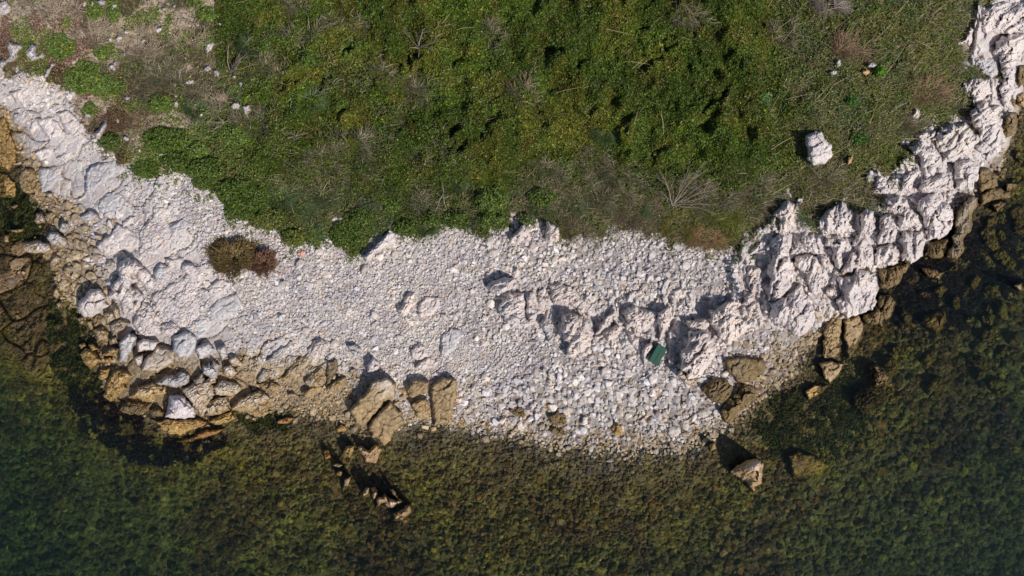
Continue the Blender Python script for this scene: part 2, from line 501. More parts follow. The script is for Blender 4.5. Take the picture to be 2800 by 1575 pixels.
# caustic light painted into the transparent colour as a net of brighter lines
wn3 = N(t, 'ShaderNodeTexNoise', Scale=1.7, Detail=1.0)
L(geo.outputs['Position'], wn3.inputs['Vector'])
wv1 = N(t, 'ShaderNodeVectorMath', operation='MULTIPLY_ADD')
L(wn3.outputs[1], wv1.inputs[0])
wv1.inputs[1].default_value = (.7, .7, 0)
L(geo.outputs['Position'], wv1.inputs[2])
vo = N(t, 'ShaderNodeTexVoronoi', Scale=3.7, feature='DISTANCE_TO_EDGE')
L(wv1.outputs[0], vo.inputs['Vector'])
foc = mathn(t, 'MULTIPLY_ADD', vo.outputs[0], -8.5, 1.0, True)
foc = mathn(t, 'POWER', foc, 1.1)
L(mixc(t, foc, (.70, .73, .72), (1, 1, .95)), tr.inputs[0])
fr = N(t, 'ShaderNodeFresnel', IOR=1.33)
L(bp.outputs[0], fr.inputs['Normal'])
mx = N(t, 'ShaderNodeMixShader')
L(fr.outputs[0], mx.inputs[0])
L(tr.outputs[0], mx.inputs[1])
L(gl.outputs[0], mx.inputs[2])
out_ = t.nodes['Material Output']
L(mx.outputs[0], out_.inputs[0])
va = N(t, 'ShaderNodeVolumeAbsorption')
va.inputs['Color'].default_value = (.30, .60, .58, 1)
va.inputs['Density'].default_value = .40
vs_ = N(t, 'ShaderNodeVolumeScatter')
vs_.inputs['Color'].default_value = (.42, .74, .84, 1)
vs_.inputs['Density'].default_value = .046
vs_.inputs['Anisotropy'].default_value = 0.0
add_ = N(t, 'ShaderNodeAddShader')
L(va.outputs[0], add_.inputs[0])
L(vs_.outputs[0], add_.inputs[1])
L(add_.outputs[0], out_.inputs['Volume'])
S = 150.
sv = np.array([(x, y, z) for z in (-12., 0.) for x, y in ((-S, -S), (S, -S), (S, S), (-S, S))])
sf = np.array([(0, 3, 2, 1), (4, 5, 6, 7), (0, 1, 5, 4), (1, 2, 6, 5), (2, 3, 7, 6), (3, 0, 4, 7)])
sea = make_obj('sea', sv, sf, mw)
tag(sea, kind='structure')
# ---------------------------------------------------------------- rocks, each one a thing
TO = dict(A=(0, 0), B=(700, 0), C=(1400, 0), D=(2100, 0), E=(0, 525), F=(700, 525), G=(1400, 525), H=(2100, 525), I=(0, 1050), J=(700, 1050), K=(1400, 1050), L=(2100, 1050))
WHITE, GREY, TAN, PINK, OCH, BRN, ORA = (.67, .61, .585), (.56, .54, .54), (.58, .50, .41), (.67, .595, .55), (.66, .52, .31), (.32, .27, .20), (.58, .36, .20)
REEF = (.62, .50, .40)
ROCKPOLY = []
rid = [0]


def dens(P, step, amp, seed):
    P = np.asarray(P, float)
    out = []
    for a, b in zip(P, np.roll(P, -1, 0)):
        n = max(1, int(np.hypot(*(b - a)) / step))
        for i in range(n):
            out.append(a + (b - a) * i / n)
    out = np.array(out)
    k = amp
    out[:, 0] += (vn(out[:, 0] / 12, out[:, 1] / 12, seed) - .5) * 2 * k + (vn(out[:, 0] / 4, out[:, 1] / 4, seed + 1) - .5) * k
    out[:, 1] += (vn(out[:, 0] / 12, out[:, 1] / 12, seed + 2) - .5) * 2 * k + (vn(out[:, 0] / 4, out[:, 1] / 4, seed + 3) - .5) * k
    return out


def rock(tile, name, label, h, kind, pts, tint=WHITE, tide=.2, cat='rock', group=None, ang=None, sink=0.0):
    """a stone outlined in photo pixels, given its own height (m), relief and colour"""
    rid[0] += 1
    sd = 100 + rid[0] * 7
    r = np.random.default_rng(sd)
    ox, oy = TO[tile] if tile else (0, 0)
    P0 = np.array(pts, float) / (2.76 if tile else 1.) + (ox, oy)
    size = np.sqrt(max(40, abs(np.sum(P0[:, 0] * np.roll(P0[:, 1], -1) - np.roll(P0[:, 0], -1) * P0[:, 1])) / 2))
    Pd = dens(P0, 6, min(5.5, size * .075) if kind in 'kf' and size > 30 else min(4.2, size * .05), sd)
    ROCKPOLY.append(Pd)
    mg = 7
    lo, hi = Pd.min(0) - mg, Pd.max(0) + mg
    stp = 1.5 if size < 60 else 2.0
    u = np.arange(lo[0], hi[0] + stp, stp)
    v = np.arange(lo[1], hi[1] + stp, stp)
    U, V = np.meshgrid(u, v)
    d = sdf(Pd, U, V)
    keep = d > -mg
    cx, cy = Pd.mean(0)
    zg = zbase(U, V)
    zc = float(zbase(cx, cy))
    gcv = float(look(CANOPY, cx, cy)) * .8
    zg = zg + max(0, gcv)
    zc = zc + max(0, gcv)
    g = .55 * zc + .45 * zg if zc > .05 or kind in 'bk' else zg
    if ang is None:
        ang = math.radians(-38 + r.normal() * 12)
    dm = max(4, d.max())
    sunw = -(.66 * (U - cx) + .75 * (V - cy)) / max(dm * 1.6, size * .5)
    bias = {'k': .34, 'b': .26, 's': .16, 'f': .22}[kind]
    din = np.clip(d, 0, None)
    if kind == 's':       # flat slab with a sharp broken edge and thin bedding steps
        prof = 1 - np.exp(-din / 2.2)
        q, e = plates(U, V, max(14, size * .33), ang, 1.7, sd, .8)
        q2, e2 = plates(U, V, 7, ang, 2.0, sd + 9)
        tl = r.normal(size=2) * .10
        top = h * (1 + tl[0] * (U - cx) / dm + tl[1] * (V - cy) / dm + .05) + q * min(.07, h * .34) + q2 * .012 - .05 * np.exp(-e / 1.3)
    elif kind == 'b':     # weathered boulder with planes and a rounded shoulder
        prof = np.sqrt(np.clip(1 - (1 - np.clip(din / (dm * .75), 0, 1)) ** 2.2, 0, 1)) * .75 + .25 * (1 - np.exp(-din / 1.5))
        q, e = plates(U, V, max(12, size * .42), ang, 1.3, sd, 1.4)
        q2, e2 = plates(U, V, 8, ang, 1.6, sd + 9)
        tl = r.normal(size=2) * .16
        top = h * (1 + tl[0] * (U - cx) / dm + tl[1] * (V - cy) / dm) + q * h * .20 + q2 * .03 - .05 * np.exp(-e / 1.4)
    elif kind == 'f':     # fractured ledge: stacked plates
        prof = 1 - np.exp(-din / 2.0)
        q, e = plates(U, V, max(18, size * .28), ang, 1.8, sd, .9)
        q2, e2 = plates(U, V, 10, ang, 1.9, sd + 9)
        st = np.floor(np.clip(din / dm + q * .25, 0, 1) * 4) / 4
        top = h * (.62 + .4 * st) + q * h * .18 + q2 * .03 - .06 * np.exp(-e / 1.3) - .03 * np.exp(-e2 / 1.0)
    else:                 # karst: fluted, pitted limestone
        prof = .72 * (1 - np.exp(-din / 2.2)) + .28 * sm(din / dm, 0, .7)
        wu = U + 14 * (fbm(U / 40, V / 40, sd + 3) - .5) * 2
        wv = V + 14 * (fbm(U / 40, V / 40, sd + 4) - .5) * 2
        c, s_ = math.cos(ang), math.sin(ang)
        a = (-wu * s_ + wv * c)
        bb = (wu * c + wv * s_)
        rd = 1 - abs(fbm(a / 17, bb / 70, sd + 5, 2) * 2 - 1) * 1.6
        rd2 = 1 - abs(fbm(a / 6, bb / 26, sd + 6, 2) * 2 - 1) * 1.5
        q, e = plates(U, V, max(20, size * .4), ang, 1.5, sd, 1.2)
        q2, e2 = plates(U, V, 9, ang, 1.4, sd + 9)
        pit = sm(vn(U / 6, V / 6, sd + 8), .80, .90) * sm(fbm(U / 40, V / 40, sd + 11), .45, .6)
        rough = fbm(U / 5, V / 3.2, sd + 12, 3) - .5
        top = h * (.78 + .27 * rd) + q * h * .16 + .07 * rd2 + .035 * q2 + .06 * rough + .07 * (fbm(U / 11, V / 8, sd + 14, 3) - .5) - pit * .14 - .05 * np.exp(-e / 1.6) * (h > .3)
    if zc < -.05:
        top, bias = top + .14 * (1 if kind in 'bf' else .6), bias * .3
    top = top + h * bias * np.clip(sunw, -1.1, .9)
    crk = abs(fbm(U / 22, V / 22, sd + 20, 3) - .5)
    top = top - .03 * np.exp(-crk / .012) + (fbm(U / 6, V / 6, sd + 21, 3) - .5) * {'s': .012, 'b': .022, 'f': .03, 'k': .03}[kind]
    Z = g * 1. + prof * top - sink
    Z = np.where(d < 0, zg - .05 + d * .035 - sink, Z)
    # a little sideways crumple so steep faces are not plumb
    jx = (vn(U / 5, V / 5, sd + 30) - .5) * stp * 1.1
    jy = (vn(U / 5, V / 5, sd + 31) - .5) * stp * 1.1
    W = unproj(U + jx, V + jy, Z)
    kq = keep[1:, :-1] & keep[1:, 1:] & keep[:-1, 1:] & keep[:-1, :-1]
    n = U.size
    ix = np.arange(n).reshape(U.shape)
    Fq = np.stack([ix[1:, :-1], ix[1:, 1:], ix[:-1, 1:], ix[:-1, :-1]], -1)[kq]
    used = np.unique(Fq)
    rm = -np.ones(n, int)
    rm[used] = np.arange(len(used))
    tc = np.array(tint) * (1 + r.normal() * .03)
    T = np.empty((n, 4))
    T[:, :3] = tc * (1 + .07 * q2.ravel()[:, None])
    T[:, 3] = tide + (0.0)
    org = unproj(cx, cy, zc)
    o = make_obj(name, W.reshape(-1, 3)[used], rm[Fq], M_rock, attrs={'tint': T[used]}, smooth=kind in 's', origin=org)
    # soft shading inside each plate, crisp at breaks
    tag(o, label, cat, group)
    return o


def blob(cx, cy, rx, ry, ang, n=9, seed=0):
    r = np.random.default_rng(int(seed))
    a = np.sort((np.arange(n) + r.uniform(-.35, .35, n)) * 2 * math.pi / n)
    q = r.uniform(.78, 1.15, n)
    x, y = rx * q * np.cos(a), ry * q * np.sin(a)
    c, s = math.cos(ang), math.sin(ang)
    return np.stack([cx + x * c - y * s, cy + x * s + y * c], -1)


def cat_k(t_):
    return t_[0] > .5


def R(tile, name, label, h, kind, pts, tint=WHITE, tide=.2, **kw):
    if tile == 'G' and kind == 'k':
        h *= .74
    if tile in 'HD' and kind == 'k' and cat_k(tint):
        h *= .85
    if tile == 'E' and tide == .42 and np.mean([p[1] for p in pts]) < 950 and kind != 'k':
        h *= .72
    if tile == 'E' and tide == .42:
        vv_ = 525 + np.mean([p[1] for p in pts]) / 2.76
        tide = .42 + .40 * float(sm(vv_, 870, 1010))
    return rock(tile, name, label, h, kind, pts, tint, tide, **kw)


# ---- upper slope, among the herbs
R('A', 'limestone_outcrop', 'tall white outcrop running down the west edge of the herb slope into the pale shelf', .30, 'k', [(70, 300), (120, 330), (175, 320), (170, 370), (140, 400), (130, 440), (60, 470), (20, 520), (40, 550), (0, 590), (-60, 560), (-60, 480), (40, 450), (70, 410), (60, 350)])
R('A', 'limestone_outcrop', 'forked white outcrop beside the lime green herb clump on the upper slope', .25, 'k', [(235, 330), (270, 335), (265, 390), (280, 420), (320, 390), (345, 410), (320, 440), (275, 450), (240, 465), (200, 420), (195, 385)])
R('A', 'limestone_outcrop', 'white outcrop filling the top corner above the herbs', .22, 'k', [(-60, 20), (40, 0), (60, 20), (90, 60), (80, 100), (0, 120), (-60, 130)])
R('A', 'limestone_outcrop', 'ragged white outcrop just above the shelf next to purple-brown succulents', .25, 'k', [(85, 570), (150, 530), (220, 540), (235, 590), (190, 600), (200, 630), (160, 635), (100, 610)])
R('A', 'limestone_outcrop', 'narrow slanting white outcrop in the purple-brown succulents', .2, 'k', [(385, 470), (425, 480), (400, 510), (360, 580), (330, 580), (345, 530)])
R('A', 'limestone_outcrop', 'tall narrow white rock with a dark hollow at the edge of the red succulents', .25, 'k', [(800, 895), (812, 950), (780, 1000), (760, 1060), (720, 1050), (708, 1010), (740, 985), (765, 940)])
R('A', 'boulder', 'white boulder leaning at the foot of the dead branch tangle, upper of the touching pair', .25, 'b', [(1735, 800), (1760, 772), (1800, 770), (1822, 800), (1800, 830), (1750, 825)])
R('A', 'boulder', 'white boulder beside the dead branch tangle, lower of the touching pair', .25, 'b', [(1825, 800), (1880, 785), (1898, 825), (1880, 865), (1845, 868)])
R('A', 'boulder', 'long white boulder lying on orange dry grass below the green thicket corner', .22, 'b', [(1545, 370), (1560, 330), (1600, 310), (1615, 330), (1600, 380), (1560, 400)])
R('A', 'boulder', 'broad bright white boulder alone on dry ground near the top of the slope', .22, 'b', [(1155, 225), (1180, 200), (1220, 200), (1225, 230), (1190, 258)])
R('A', 'boulder', 'white boulder in the chain of stones leading into the dry brown grass', .22, 'b', [(868, 295), (890, 268), (925, 270), (935, 300), (905, 325), (880, 320)])
R('A', 'boulder', 'speckled white boulder inside the dry twigs beside the grey grass', .2, 'b', [(1390, 625), (1420, 598), (1462, 600), (1468, 635), (1420, 650)])
R('A', 'boulder', 'big rounded white rock at the top edge between two leafy clumps', .25, 'b', [(735, 10), (760, -10), (800, 5), (795, 40), (750, 45)])
R('A', 'boulder', 'white rock beside the lower lime green cushion with yellow flowers', .16, 'b', [(1310, 770), (1330, 757), (1352, 780), (1345, 810), (1315, 808)])
R('A', 'boulder', 'white rock under green leaves just above the pale shelf corner', .12, 'b', [(630, 855), (655, 845), (700, 870), (680, 890), (640, 880)])
small = [(955, 240, 25), (835, 300, 20), (840, 200, 17), (1350, 150, 14), (640, 25, 22), (80, 160, 17), (375, 290, 12), (1565, 520, 28), (1635, 555, 27), (1670, 725, 21), (1770, 580, 20),
         (1815, 635, 20), (1490, 190, 15), (1660, 185, 15), (1240, 70, 20), (1210, 80, 16), (1315, 45, 15), (1265, 25, 14), (980, 345, 14), (1115, 258, 14), (850, 510, 28), (870, 480, 20),
         (950, 1045, 22), (1055, 1135, 16), (1215, 1165, 16), (1005, 1195, 12), (1305, 1015, 14), (1580, 1255, 12), (1520, 870, 16), (1475, 790, 12), (1660, 790, 12), (500, 690, 14),
         (30, 40, 20), (150, 60, 14), (340, 60, 16), (700, 30, 20), (860, 45, 20), (560, 800, 14), (1080, 310, 18), (900, 350, 14), (1260, 340, 12), (960, 740, 20), (890, 910, 18), (480, 660, 10),
         (1280, 245, 14), (1320, 640, 16), (975, 400, 22), (940, 410, 14), (1330, 725, 14), (1100, 465, 14), (700, 690, 8), (270, 60, 10), (120, 10, 16), (1115, 15, 14), (1400, 440, 10)]
for i, (x, y, r_) in enumerate(small):
    R('A', 'stone', 'small white stone half buried among herbs and dry grass on the upper slope', .07 + r_ * .004, 'b', blob(x, y, r_ * 1.15, r_ * .85, i * 1.3, 8, 400 + i), group='small white stones on the herb slope')
# ---- pale shelf under the herbs
R('A', 'flat_rock', 'round-topped pale slab at the west end of the shelf', .16, 's', [(100, 860), (180, 830), (230, 900), (180, 940), (100, 930)])
R('A', 'flat_rock', 'large pale slab in the middle of the upper shelf below the succulents', .16, 's', [(265, 900), (400, 880), (470, 960), (470, 1040), (380, 1060), (330, 1000)])
R('A', 'flat_rock', 'pale oblong slab near the ochre stained edge of the upper shelf', .15, 's', [(250, 1160), (330, 1110), (410, 1120), (390, 1190), (300, 1210)])
R('A', 'flat_rock', 'long pale slab lying between gravel and the brown boulder on the shelf', .12, 's', [(290, 1270), (500, 1240), (420, 1370), (380, 1449), (310, 1449)], GREY)
R('A', 'flat_rock', 'broad lilac-grey slab under the green creeper tip', .13, 's', [(650, 1290), (760, 1220), (870, 1200), (1000, 1240), (980, 1300), (830, 1350), (700, 1449), (640, 1449)], GREY)
R('A', 'flat_rock', 'small pale wedge slab between gravel and the mid shelf', .12, 's', [(420, 1200), (520, 1130), (550, 1150), (500, 1230)])
R('A', 'flat_rock', 'smooth pale slab close under the herb edge with a blue shadow line', .14, 's', [(420, 850), (520, 830), (600, 900), (640, 990), (560, 1040), (480, 960)])
R('A', 'flat_rock', 'uppermost pale slab of the shelf beneath the ragged outcrop', .14, 's', [(60, 700), (200, 650), (300, 690), (260, 770), (120, 780)])
R('A', 'boulder', 'brown layered boulder at the ochre shelf foot beside the water', .3, 'f', [(130, 1330), (190, 1270), (260, 1290), (310, 1400), (300, 1449), (190, 1470), (140, 1400)], TAN, .8)
R('A', 'rock_ledge', 'ochre stepped ledge at the west edge above the submerged shelf', .18, 'f', [(-40, 900), (40, 880), (70, 980), (120, 1100), (130, 1230), (60, 1300), (-40, 1260)], OCH, .7)
R('A', 'rock_ledge', 'dark ochre ledge running down to the water below the stepped ledge', .15, 'f', [(-40, 1300), (60, 1310), (120, 1390), (130, 1500), (-40, 1500)], OCH, .6)
# ---- beach stones by the water, west side
T_ = .5
for lab, h, k, pts, tn in [
    ('flat cream boulder with a yellow flower beside it, standing in the shallows', .3, 'b', [(155, 420), (170, 380), (240, 370), (310, 365), (370, 390), (400, 430), (340, 460), (240, 465), (180, 450)], PINK),
    ('grey-white domed boulder behind the flat cream boulder at the water', .4, 'b', [(345, 340), (370, 305), (430, 300), (470, 330), (520, 370), (520, 420), (440, 425), (390, 400)], GREY),
    ('pointed grey boulder with a dark shadow above the domed boulder', .4, 'b', [(440, 280), (470, 225), (520, 235), (530, 280), (490, 320), (450, 300)], GREY),
    ('rounded pale boulder on the wet gravel above the shallows', .3, 'b', [(255, 220), (270, 160), (320, 155), (345, 200), (340, 235), (280, 240)], PINK),
    ('small tan boulder beside the rounded pale boulder', .2, 'b', [(345, 165), (400, 145), (425, 170), (380, 195), (350, 190)], TAN),
    ('small flat pale stone at the top of the wet gravel', .15, 'b', [(240, 20), (270, 10), (300, 40), (250, 45)], TAN),
    ('lone ochre stone lying in the shallow water', .25, 'b', [(75, 110), (130, 85), (140, 100), (110, 130)], OCH),
    ('long ochre stone just breaking the water near the flat cream boulder', .28, 'b', [(70, 290), (180, 270), (185, 300), (120, 310)], OCH),
    ('square ochre stone under water at the west edge', .25, 'b', [(30, 325), (70, 320), (70, 380), (30, 380)], OCH),
    ('upright brown boulder at the edge of the submerged shelf', .25, 'b', [(370, 540), (400, 475), (460, 490), (465, 550), (430, 595), (380, 590)], TAN),
    ('tan boulder below the upright brown boulder', .22, 'b', [(470, 600), (490, 560), (545, 555), (550, 590), (490, 630)], TAN),
    ('slanting tan slab at the shelf foot above the wet gravel', .2, 's', [(325, 0), (390, 0), (450, 80), (430, 100), (370, 50)], TAN),
    ('orange-brown stone on the wet gravel above the pointed boulder', .15, 'b', [(480, 150), (540, 110), (550, 160), (500, 190)], PINK),
    ('white boulder casting a dark shadow against the grey slab', .32, 'b', [(600, 190), (680, 140), (740, 165), (770, 215), (690, 205), (650, 220)], WHITE),
    ('curved tan stone beside the split slab on the wet gravel', .16, 'b', [(480, 340), (560, 300), (610, 320), (550, 360)], TAN),
    ('round tan stone leaning on the main ridge of the west point', .2, 'b', [(790, 545), (830, 515), (880, 530), (870, 570), (800, 575)], TAN),
    ('bright pale stone in the gravel just west of the main ridge', .14, 'b', [(765, 590), (820, 580), (830, 620), (790, 630)], PINK),
    ('tall tan stone on the gravel west of the white capped boulder', .2, 'b', [(400, 740), (430, 710), (455, 770), (430, 800), (400, 790)], PINK),
    ('small pale stone sitting alone on the brown submerged shelf edge', .16, 'b', [(425, 845), (450, 825), (465, 845), (440, 880)], WHITE)]:
    R('E', 'boulder' if k == 'b' else 'flat_rock', lab, h, k, pts, tn, T_)
R('E', 'boulder', 'big white capped boulder with a tan flank at the tip of the west point', .55, 'b', [(580, 870), (600, 820), (680, 725), (760, 740), (805, 790), (800, 830), (830, 850), (780, 900), (700, 950), (630, 935), (590, 900)], WHITE, .45)
for lab, h, pts in [
    ('tan stone tightly wedged beside the dark hole under the main ridge', .30, [(850, 900), (870, 870), (900, 880), (910, 960), (870, 960)]),
    ('fan shaped tan stone under the white capped boulder', .28, [(700, 960), (740, 910), (775, 940), (760, 1000), (710, 1020)]),
    ('cream stone at the waterline under the white capped boulder', .22, [(580, 950), (630, 940), (640, 990), (600, 1000)]),
    ('small tan stone between the cream stone and the fan shaped stone', .2, [(650, 980), (690, 970), (710, 1030), (680, 1040)]),
    ('large olive-tan stone at the water below the fan shaped stone', .28, [(700, 1040), (780, 1010), (830, 1060), (810, 1160), (740, 1120)]),
    ('broad tan stone in the pocket beneath the main ridge', .3, [(830, 1000), (910, 960), (990, 990), (910, 1050), (850, 1090)]),
    ('tan stone between the fan shaped stone and the wedged stone', .3, [(780, 920), (850, 900), (880, 960), (800, 1000)]),
    ('golden brown layered block at the water on the west point', .4, [(600, 1220), (640, 1170), (700, 1180), (770, 1270), (680, 1345), (640, 1300)]),
    ('long golden stone above the layered block', .3, [(770, 1230), (850, 1170), (900, 1180), (880, 1230), (800, 1240)]),
    ('grey-tan stone at the water just above the golden block', .25, [(590, 1150), (640, 1130), (660, 1160), (610, 1190)]),
    ('flat tan stone across the top of the golden block', .28, [(660, 1150), (700, 1140), (750, 1190), (690, 1200)]),
    ('dark tan stone in the wet hollow below the golden block', .25, [(740, 1400), (760, 1340), (830, 1330), (820, 1400), (760, 1420)]),
    ('smooth olive stone next to the flat grey slab near the hollow', .28, [(820, 1110), (880, 1090), (890, 1140), (830, 1160)]),
    ('small pale stone beneath the long golden stone', .22, [(780, 1260), (830, 1245), (860, 1270), (800, 1290)])]:
    R('E', 'boulder', lab, h, 'b', pts, OCH if 'golden' in lab else TAN, .75)
# ---- slabs of the white point
for lab, h, k, pts, tn in [
    ('smooth blue-grey slab at the upper rim of the white point', .16, 's', [(740, 90), (800, 10), (900, 0), (950, 60), (920, 130), (800, 190), (740, 130)], GREY),
    ('small bright slab beneath the blue-grey slab', .14, 's', [(920, 230), (980, 180), (1030, 185), (1000, 230), (930, 270)], WHITE),
    ('split grey slab with a long diagonal crack on the wet side of the point', .24, 's', [(730, 400), (850, 290), (880, 240), (1000, 280), (1060, 360), (1050, 420), (900, 450), (760, 470)], WHITE),
    ('rough pale slab joining the split slab to the gravel', .2, 'f', [(1060, 270), (1130, 210), (1260, 230), (1280, 320), (1220, 420), (1120, 500), (1060, 470), (1060, 380)], WHITE),
    ('main white ridge of the point, long and humped with a dark crevice on its west', .5, 'k', [(900, 530), (980, 490), (1080, 560), (1010, 620), (1000, 720), (1090, 760), (1060, 850), (1000, 920), (920, 920), (900, 830), (830, 800), (840, 720), (890, 640)], WHITE),
    ('white slab wedged east of the main ridge', .24, 's', [(1040, 590), (1110, 580), (1160, 650), (1160, 740), (1100, 720), (1040, 650)], WHITE),
    ('pale rounded slab between the wedged slab and the gravel', .18, 's', [(1160, 610), (1210, 540), (1290, 560), (1280, 640), (1220, 700), (1170, 680)], GREY),
    ('pale triangular slab above the great plate', .16, 's', [(1370, 550), (1450, 540), (1550, 650), (1540, 690), (1440, 650), (1370, 590)], WHITE),
    ('great flat plate in the middle of the white point', .18, 'f', [(1150, 800), (1240, 720), (1400, 650), (1500, 680), (1510, 860), (1520, 900), (1480, 990), (1400, 1030), (1250, 930), (1180, 870)], WHITE),
    ('cream slab directly below the round brown shrub', .16, 's', [(1570, 720), (1650, 650), (1750, 680), (1700, 770), (1620, 800), (1570, 760)], WHITE),
    ('smooth grey plate lying in gravel below the round brown shrub', .15, 's', [(1580, 870), (1650, 790), (1790, 770), (1830, 830), (1780, 920), (1640, 990), (1580, 980)], GREY),
    ('white ledge stepping down south of the main ridge', .24, 'f', [(1000, 980), (1070, 830), (1150, 870), (1210, 930), (1200, 1040), (1140, 1100), (1040, 1060)], WHITE),
    ('cracked white ledge between the great plate and the round grey slab', .16, 'f', [(1210, 1000), (1300, 980), (1370, 1040), (1330, 1080), (1230, 1080)], WHITE),
    ('grey pitted slab above the black hollow', .3, 's', [(900, 1130), (970, 1060), (1030, 1090), (1000, 1200), (960, 1290), (900, 1280)], GREY),
    ('white lens shaped slab with shadow slots beside the pitted slab', .28, 's', [(1030, 1140), (1080, 1100), (1200, 1130), (1170, 1190), (1040, 1210)], WHITE),
    ('small pinkish tooth of rock under the lens shaped slab', .28, 's', [(1010, 1250), (1080, 1220), (1080, 1300), (1030, 1310)], PINK),
    ('long grey-tan slab sloping to the yellow ledge', .3, 's', [(1090, 1260), (1200, 1160), (1320, 1200), (1320, 1290), (1180, 1360), (1070, 1350)], TAN),
    ('round grey slab like a shield in the lower white point', .3, 's', [(1300, 1180), (1320, 1080), (1420, 1040), (1490, 1090), (1480, 1180), (1420, 1250), (1340, 1240)], GREY),
    ('grey wedge slab east of the round shield slab', .3, 's', [(1470, 1180), (1570, 1130), (1620, 1180), (1560, 1250), (1500, 1260)], GREY),
    ('grey half-moon slab beside a deep blue shadow', .28, 's', [(1630, 1180), (1700, 1150), (1720, 1230), (1680, 1270)], GREY),
    ('pale star shaped rock with jagged tips and one hole', .34, 'b', [(1530, 1300), (1555, 1310), (1575, 1275), (1590, 1300), (1610, 1262), (1660, 1310), (1640, 1400), (1590, 1420), (1530, 1370)], GREY),
    ('blocky cream boulder east of the star shaped rock', .3, 'b', [(1680, 1320), (1740, 1300), (1790, 1360), (1740, 1410), (1680, 1380)], PINK),
    ('small bright white block below the star shaped rock', .28, 'b', [(1570, 1400), (1630, 1390), (1630, 1440), (1580, 1449)], WHITE),
    ('pale rock leaning on the small bright block', .28, 'b', [(1460, 1420), (1530, 1370), (1560, 1449), (1530, 1480), (1470, 1470)], GREY),
    ('pinkish grey slab next to the deep blue shadow', .24, 's', [(1720, 1270), (1780, 1230), (1830, 1290), (1820, 1320), (1740, 1290)], PINK),
    ('smooth pale plate at the gravel edge beside the long crack', .14, 's', [(1400, 1030), (1520, 920), (1570, 930), (1570, 1080), (1500, 1110), (1430, 1050)], GREY),
    ('little pale plate under the blue-grey slab where the gravel begins', .12, 's', [(1150, 120), (1240, 110), (1300, 150), (1230, 200), (1160, 190)], WHITE),
    ('pale plate crossing the gravel near the upper point', .12, 's', [(1280, 260), (1380, 200), (1440, 240), (1400, 300), (1300, 320)], GREY),
    ('thin pale plate east of the triangular slab', .1, 's', [(1240, 500), (1310, 510), (1330, 560), (1280, 580)], PINK)]:
    R('E', 'rock_ledge' if k in 'fk' else ('boulder' if k == 'b' else 'flat_rock'), lab, h, k, pts, tn, .42)
# ---- yellow ledges at the foot of the point
for lab, h, k, pts, tn, td in [
    ('ochre slab dropping into the water at the west end of the yellow ledge', .35, 'f', [(785, 100), (800, 0), (860, -90), (960, -110), (990, -60), (940, 0), (960, 40), (870, 90), (850, 140)], OCH, .8),
    ('detached brown-grey ledge piece just above the water', .28, 'f', [(900, 190), (960, 125), (1100, 150), (1140, 130), (1140, 180), (1050, 240), (930, 220)], BRN, .7),
    ('rough tan ledge between the ochre slab and the black hollow', .38, 'f', [(960, 100), (1050, 20), (1130, -10), (1250, 10), (1260, 60), (1140, 130), (1060, 110)], OCH, .75),
    ('thin crumbly tan shelf beside the black hollow', .25, 'f', [(1130, 200), (1180, 170), (1240, 210), (1230, 250), (1150, 240)], BRN, .7),
    ('olive-tan weathered ledge with wavy veins east of the white block', .45, 'f', [(1380, 30), (1500, -20), (1580, -40), (1600, 20), (1620, 90), (1540, 240), (1490, 230), (1470, 170), (1400, 80)], TAN, .62),
    ('tan ledge with a rounded pan in it above the yellow lip', .4, 'f', [(1560, 130), (1640, 100), (1720, 90), (1720, 160), (1740, 200), (1600, 250), (1545, 240)], TAN, .62),
    ('long yellow layered lip hanging over a black undercut', .42, 'f', [(1185, 275), (1260, 262), (1400, 270), (1500, 262), (1570, 290), (1590, 320), (1440, 350), (1400, 380), (1290, 400), (1230, 350)], OCH, .9),
    ('yellow layered lip at the east end of the undercut', .42, 'f', [(1580, 280), (1660, 230), (1750, 200), (1775, 260), (1740, 290), (1620, 310)], OCH, .9),
    ('brown-yellow ledge east of the blue shadowed pool', .38, 'f', [(1740, 180), (1790, 120), (1880, 60), (1960, 40), (2040, 80), (2060, 200), (1960, 262), (1880, 220), (1820, 210)], TAN, .6),
    ('grey-brown rock between the long sloping slab and the star shaped rock', .38, 'f', [(1180, 0), (1250, -60), (1380, -90), (1440, -60), (1430, 0), (1360, 30), (1270, 20)], GREY, .6),
    ('olive-brown rock east of the white block under the blocky cream boulder', .36, 'f', [(1600, 20), (1680, -30), (1760, -20), (1830, 20), (1780, 80), (1700, 80), (1630, 80)], TAN, .55),
    ('submerged rusty shelf parallel to the black undercut', .22, 's', [(1310, 435), (1430, 400), (1550, 345), (1690, 335), (1640, 380), (1430, 440)], ORA, .9),
    ]:
    R('I', 'rock_ledge', lab, h, k, pts, tn, td)
R('I', 'boulder', 'bright white triangular block perched on the yellow ledge', .62, 'b', [(1252, 255), (1262, 200), (1275, 90), (1340, 85), (1400, 100), (1460, 180), (1480, 250), (1400, 265)], (.68, .62, .62), -.4)
